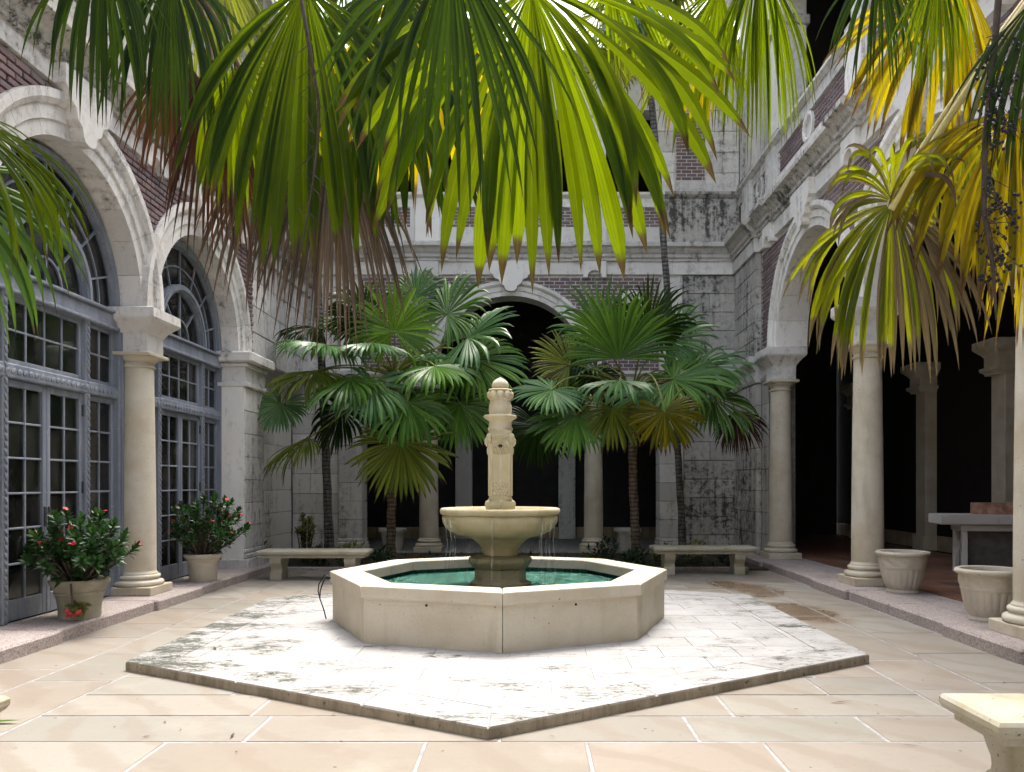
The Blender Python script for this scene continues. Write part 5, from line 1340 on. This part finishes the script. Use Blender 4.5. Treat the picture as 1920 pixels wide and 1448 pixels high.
# ---- left fan palm behind the fountain
D = 14.3
def fr_(x, y, d, axis, nrm, Rl, mat, **kw):
    kw['droop'] = min(3.4, kw.get('droop', .8) * 2.3 + .3); kw['gb'] = .12; kw.setdefault('split', .60); kw.setdefault('n', 40)
    return (at(x, y, d), axis, nrm, Rl, mat, kw)
LP = [
    fr_(877, 633, 13.5, (.75, -.5, .25), (-.1, -.75, .7), 1.00, 'leaf_blue', droop=.55, spread=R(160)),
    fr_(886, 672, 13.4, (.8, -.4, -.45), (.2, -.8, .55), 1.08, 'leaf_mid', droop=.5, spread=R(150)),
    fr_(815, 687, 13.1, (.35, -.75, -.25), (0, -.45, .9), .95, 'leaf_mid', droop=1.0, spread=R(155)),
    fr_(697, 720, 12.9, (-.1, -.6, -.65), (0, -.75, .65), .92, 'leaf_blue', droop=1.0, spread=R(160)),
    fr_(617, 648, 13.3, (-.75, -.45, .1), (-.1, -.25, .95), .98, 'leaf_blue', droop=1.0, spread=R(160)),
    fr_(592, 697, 13.4, (-.8, -.4, -.2), (-.1, -.35, .93), .95, 'leaf_olive', droop=1.15, spread=R(140)),
    fr_(655, 712, 13.0, (-.55, -.6, -.35), (0, -.2, .98), .95, 'leaf_mid', droop=1.6, spread=R(140)),
    fr_(752, 828, 13.0, (.1, -.30, -.95), (0, -.93, -.2), 1.05, 'leaf_olive', droop=.25, spread=R(125), split=.6),
    fr_(740, 622, 13.6, (0, -.25, .95), (0, -.9, -.4), .92, 'leaf_mid', droop=.35, spread=R(150), split=.55),
    fr_(838, 590, 13.9, (.6, -.1, .75), (.1, -.6, .75), .90, 'leaf_mid', droop=.9, spread=R(140)),
    fr_(780, 560, 14.5, (.25, .2, .9), (0, -.9, .4), .70, 'leaf_blue', droop=.5, spread=R(140)),
    fr_(580, 822, 13.3, (-.85, -.35, -.45), (0, -.15, .98), 1.00, 'leaf_olive', droop=1.3, spread=R(100)),
    fr_(527, 758, 13.4, (-.35, -.4, -.8), (-.1, -.9, .3), .58, 'leaf_blue', droop=.5, spread=R(150)),
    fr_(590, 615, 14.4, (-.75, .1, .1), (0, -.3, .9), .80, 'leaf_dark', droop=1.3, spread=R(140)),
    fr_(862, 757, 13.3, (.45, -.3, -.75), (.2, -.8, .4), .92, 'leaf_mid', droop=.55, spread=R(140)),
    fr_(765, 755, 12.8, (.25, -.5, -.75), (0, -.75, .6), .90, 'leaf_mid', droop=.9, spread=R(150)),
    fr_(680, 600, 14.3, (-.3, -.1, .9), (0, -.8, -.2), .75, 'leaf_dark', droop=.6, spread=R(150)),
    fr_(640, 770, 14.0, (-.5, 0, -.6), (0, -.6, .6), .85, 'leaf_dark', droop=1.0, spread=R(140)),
]
palm_from('fan_palm', (at(738, 1040, 14.6).x, D, .03), at(738, 705, D), 'broad green fan palm behind the fountain, left of its column', LP, fill=5, seed=3, fmat=('leaf_mid', 'leaf_dark', 'leaf_blue'), group='fan palms behind the fountain', r0=.085, r1=.072)
RP = [
    fr_(1160, 672, 13.6, (-.05, -.30, .95), (0, -.85, -.5), 1.22, 'leaf_mid', droop=.3, spread=R(95), split=.62),
    fr_(1128, 630, 13.9, (-.35, -.2, .85), (-.1, -.9, .3), 1.05, 'leaf_blue', droop=.45, spread=R(130), split=.5),
    fr_(1215, 628, 13.9, (.35, -.1, .9), (.2, -.7, -.5), 1.05, 'leaf_dark', droop=.5, spread=R(110), split=.55),
    fr_(1250, 640, 14.2, (.7, -.1, .55), (.1, -.8, .6), .95, 'leaf_blue', droop=.7, spread=R(130)),
    fr_(1068, 684, 13.6, (-.9, -.2, .25), (-.1, -.9, .3), .75, 'leaf_olive', droop=.2, spread=R(100), deadp=.12),
    fr_(1035, 731, 13.0, (-.4, -.65, -.35), (0, -.75, .75), .75, 'leaf_blue', droop=.35, spread=R(165)),
    fr_(1080, 779, 13.0, (-.65, -.5, -.5), (-.1, -.8, .6), .92, 'leaf_mid', droop=.5, spread=R(140)),
    fr_(1162, 714, 12.8, (-.1, -.8, -.15), (0, -.25, .95), .88, 'leaf_blue', droop=1.5, spread=R(150)),
    fr_(1262, 712, 13.3, (.85, -.45, .05), (0, -.7, .75), 1.15, 'leaf_mid', droop=.75, spread=R(150)),
    fr_(1246, 772, 12.3, (.15, -.35, -.90), (0, -.92, .25), .72, 'leaf_yellow', droop=.45, spread=R(140), deadp=.04),
    fr_(1300, 690, 13.6, (.9, -.2, .2), (0, -.6, .8), 1.10, 'leaf_blue', droop=.7, spread=R(130)),
    fr_(1148, 768, 13.0, (-.1, -.6, -.7), (0, -.6, .75), .85, 'leaf_olive', droop=1.3, spread=R(140)),
    fr_(1335, 745, 13.5, (.75, -.3, -.45), (.1, -.6, .7), .98, 'leaf_mid', droop=1.1, spread=R(130)),
    fr_(1010, 800, 13.6, (-.35, -.3, -.85), (0, -.9, .1), .80, 'leaf_dark', droop=.5, spread=R(120)),
    fr_(1378, 770, 14.2, (.25, 0, -.95), (0, -.9, .2), .85, 'leaf_rust', droop=.8, spread=R(70), pet='petiole_dry'),
    fr_(1120, 700, 14.5, (-.6, .3, .4), (0, -.5, .8), .85, 'leaf_dark', droop=1.0, spread=R(140)),
    fr_(1210, 760, 14.0, (.4, -.1, -.5), (0, -.5, .8), .85, 'leaf_dark', droop=1.1, spread=R(140)),
]
palm_from('fan_palm', (at(1190, 1040, 14.6).x, D, .03), at(1186, 735, D), 'fan palm right of the fountain column with one yellow frond', RP, fill=4, seed=5, fmat=('leaf_mid', 'leaf_dark', 'leaf_blue'), group='fan palms behind the fountain', r0=.085, r1=.072, lean=(-.06, 0, 0))

# ---- two slender old palms, crowns above the picture
palm_from('slender_palm', (at(1287, 1040, 14.9).x, 15.2, .03), at(1206, 30, 14.9), 'slender leaning palm with ringed grey trunk before the back wall, right', [], 'trunk_grey', .066, .060, fill=16, seed=8, fillR=.75, pet=.95, fmat=('leaf_mid', 'leaf_over', 'leaf_olive'), lean=(.15, 0, 0), el=(-35, 60), group='slender palms in the bed')
palm_from('slender_palm', (at(616, 1020, 14.9).x, 15.0, .03), at(560, -40, 15.0), 'slender palm with dark thin trunk beside the left bench', [], 'trunk_grey', .080, .065, fill=14, seed=9, fillR=.8, pet=1.0, fmat=('leaf_mid', 'leaf_over', 'leaf_olive'), lean=(.1, 0, 0), el=(-35, 60), group='slender palms in the bed')

# ---- palms standing beside and behind the viewer: their fronds hang into the top of the picture
CAMF = (0, -1, .15)
CP = [   # palm behind the viewer, reaching over
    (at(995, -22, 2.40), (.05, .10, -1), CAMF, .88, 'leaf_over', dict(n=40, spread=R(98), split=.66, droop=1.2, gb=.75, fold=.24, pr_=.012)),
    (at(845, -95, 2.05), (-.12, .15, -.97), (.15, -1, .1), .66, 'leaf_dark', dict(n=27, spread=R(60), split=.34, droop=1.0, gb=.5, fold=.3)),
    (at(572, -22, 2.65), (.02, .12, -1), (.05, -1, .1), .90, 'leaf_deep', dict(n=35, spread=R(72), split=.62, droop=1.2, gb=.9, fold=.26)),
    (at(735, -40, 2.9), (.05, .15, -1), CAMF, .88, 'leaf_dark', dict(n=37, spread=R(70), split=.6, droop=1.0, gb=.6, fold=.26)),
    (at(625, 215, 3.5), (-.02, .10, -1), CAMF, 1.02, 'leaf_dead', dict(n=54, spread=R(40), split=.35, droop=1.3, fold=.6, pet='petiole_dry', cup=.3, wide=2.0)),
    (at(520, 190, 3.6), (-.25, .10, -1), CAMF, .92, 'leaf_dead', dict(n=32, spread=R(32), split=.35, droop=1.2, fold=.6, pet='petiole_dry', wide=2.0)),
    (at(1130, -90, 2.9), (.62, .2, -.75), CAMF, .56, 'leaf_over', dict(n=21, spread=R(36), split=.42, droop=1.0, gb=.5, fold=.28)),
    (at(800, -30, 3.3), (-.15, .2, -1), CAMF, .95, 'leaf_yellow', dict(n=35, spread=R(60), split=.5, droop=.9, fold=.25)),
]
palm_from('overhanging_palm', (-.75, -.65, 0), (-.35, .45, 4.3), 'overhanging palm at top centre with a big backlit green fan', CP, seed=11, group='palms hanging into the top of the picture', steps=13, fill=0)
LPm = [
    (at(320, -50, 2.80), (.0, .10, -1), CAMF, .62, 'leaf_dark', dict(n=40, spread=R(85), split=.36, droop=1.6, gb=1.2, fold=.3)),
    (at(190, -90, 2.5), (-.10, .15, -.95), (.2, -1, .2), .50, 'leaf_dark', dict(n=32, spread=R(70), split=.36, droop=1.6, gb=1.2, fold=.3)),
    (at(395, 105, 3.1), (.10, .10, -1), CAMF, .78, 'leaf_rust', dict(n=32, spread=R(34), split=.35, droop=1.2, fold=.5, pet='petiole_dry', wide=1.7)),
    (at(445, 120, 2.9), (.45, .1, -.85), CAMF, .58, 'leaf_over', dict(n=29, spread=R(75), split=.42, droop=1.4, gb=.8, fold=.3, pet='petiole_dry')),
    (at(-95, 215, 2.15), (.80, .25, -.35), (-.2, -.6, .75), .48, 'leaf_over', dict(n=45, spread=R(95), split=.42, droop=2.6, gb=.6, fold=.3)),
    (at(-120, 330, 2.25), (.75, .2, -.6), (-.2, -.7, .6), .50, 'leaf_mid', dict(n=35, spread=R(80), split=.42, droop=2.2, gb=.6, fold=.3)),
    (at(400, -90, 3.3), (.10, .2, -.95), CAMF, .62, 'leaf_olive', dict(n=27, spread=R(55), split=.42, droop=1.3, gb=.8, fold=.28)),
    (at(330, 90, 3.3), (-.1, .2, -.95), CAMF, .55, 'leaf_rust', dict(n=27, spread=R(45), split=.4, droop=1.1, fold=.5, pet='petiole_dry', wide=1.4)),
]
palm_from('overhanging_palm', (-3.05, 2.2, 0), (-2.3, 2.3, 3.95), 'overhanging palm at top left with dark drooping fans', LPm, seed=12, group='palms hanging into the top of the picture', steps=12, fill=0)
RPm = [
    (at(1672, 380, 2.72), (-.15, -.15, .85), (-.2, -1, .15), .30, 'leaf_lime', dict(n=27, spread=R(75), split=.55, droop=3.6, gb=.5, fold=.32, pet='petiole_pale', pr_=.012, deadp=.3, lift=.25, arrive=False)),
    (at(1672, 384, 2.70), (-.16, -.10, -.97), (-.2, -1, .25), .60, 'leaf_lime', dict(n=48, spread=R(94), split=.52, droop=2.0, gb=.8, deadp=.12, fold=.32, pet='petiole_pale', pr_=.014, dead_side=-1, cup=-.25, lift=.25, arrive=False)),
    (at(1800, -50, 3.0), (-.45, .10, -.87), (-.1, -1, .1), .68, 'leaf_yellow', dict(n=37, spread=R(58), split=.66, droop=1.2, gb=.6, fold=.26)),
    (at(1905, 215, 2.60), (-.55, .10, -.80), (-.1, -1, .25), .62, 'leaf_yellow', dict(n=40, spread=R(75), split=.6, droop=1.8, gb=1.0, fold=.3)),
    (at(1810, 250, 3.0), (-.35, .1, -.9), (-.1, -.9, .5), .46, 'leaf_lime', dict(n=37, spread=R(110), split=.45, droop=2.2, gb=1.0, fold=.3)),
    (at(1945, -5, 2.45), (-.15, .1, -.98), CAMF, .55, 'leaf_dark', dict(n=27, spread=R(42), split=.42, droop=1.0, gb=.6, fold=.3)),
    (at(1425, -70, 3.1), (.0, .10, -1), CAMF, .74, 'leaf_over', dict(n=37, spread=R(50), split=.36, droop=1.6, gb=1.2, fold=.4)),
    (at(1350, -25, 3.3), (-.40, .10, -.9), CAMF, .66, 'leaf_over', dict(n=27, spread=R(45), split=.42, droop=1.2, gb=.5, fold=.32)),
    (at(1325, 20, 3.5), (-.30, .10, -.9), CAMF, .58, 'leaf_yellow', dict(n=21, spread=R(36), split=.45, droop=1.2, gb=.5, fold=.3)),
    (at(1650, -80, 2.8), (-.1, .1, -1), CAMF, .46, 'leaf_dark', dict(n=27, spread=R(50), split=.38, droop=1.2, gb=.8, fold=.32)),
    (at(1945, 330, 2.9), (-.15, .1, -1), CAMF, .62, 'leaf_yellow', dict(n=27, spread=R(42), split=.45, droop=1.2, gb=.8, fold=.3)),
    (at(1760, -70, 2.6), (.0, .1, -1), CAMF, .44, 'leaf_over', dict(n=27, spread=R(45), split=.40, droop=1.2, gb=.8, fold=.3)),
]
rp = palm_from('overhanging_palm', (2.75, 2.5, 0), (2.25, 2.5, 3.75), 'overhanging palm at top right with sunlit yellow fans and berry stalk', RPm, seed=13, group='palms hanging into the top of the picture', steps=12, fill=0)
# hanging fruit stalk with black berries
stp = [at(1875, -40, 2.55), at(1862, 120, 2.5), at(1847, 260, 2.5), at(1845, 400, 2.5), at(1862, 500, 2.5), at(1868, 600, 2.5)]
MB().tube([stp[0]] + [q for q in stp[1:]], [.011, .010, .009, .008, .006, .003], 7).build('fruit_stalk', M['stalk'], rp, smooth=80)
tw = MB(); be = MB(); r_ = random.Random(4)
for k in range(75):
    t = r_.random(); y_ = 70 + 440 * t; p0 = at(1852 + r_.uniform(-3, 6), y_, 2.5); d = Vector((r_.uniform(-.02, .085), r_.uniform(-.05, .05), r_.uniform(-.10, .02)))
    p1 = p0 + d * .6 + Vector((0, 0, .01)); p2 = p0 + d + Vector((0, 0, -.02)); tw.tube([p0, p1, p2], [.0022, .0016, .001], 4)
    for q in range(r_.randint(2, 5)): be.ellipsoid(p1.lerp(p2, r_.random()) + Vector((r_.uniform(-.012, .012), r_.uniform(-.012, .012), r_.uniform(-.012, .012))), (.0055, .0055, .006), 6, 5)
tw.build('fruit_twig', M['stalk'], rp); tag(be.build('berry', M['berry'], rp, smooth=80), kind='stuff')
# a bare stalk hanging from the left big fan
cpalm = [o for o in COL.objects if o.name.startswith('overhanging_palm')][0]
stp = [at(560, -30, 2.6), at(575, 60, 2.55), at(597, 190, 2.55), at(602, 290, 2.55), at(582, 400, 2.55), at(560, 490, 2.55)]
mb = MB(); mb.tube(bez(stp[0], stp[1], stp[2], 5) + bez(stp[2], stp[3], stp[5], 8)[1:], [.008 - .0004 * i for i in range(14)], 6)
for k in range(14):
    p0 = stp[1].lerp(stp[4], k / 13); mb.tube([p0, p0 + Vector((r_.uniform(-.05, .05), r_.uniform(-.03, .03), -.03)), p0 + Vector((r_.uniform(-.08, .08), 0, -.07))], [.002, .0015, .0008], 4)
mb.build('fruit_stalk', M['stalk'], cpalm, smooth=80)
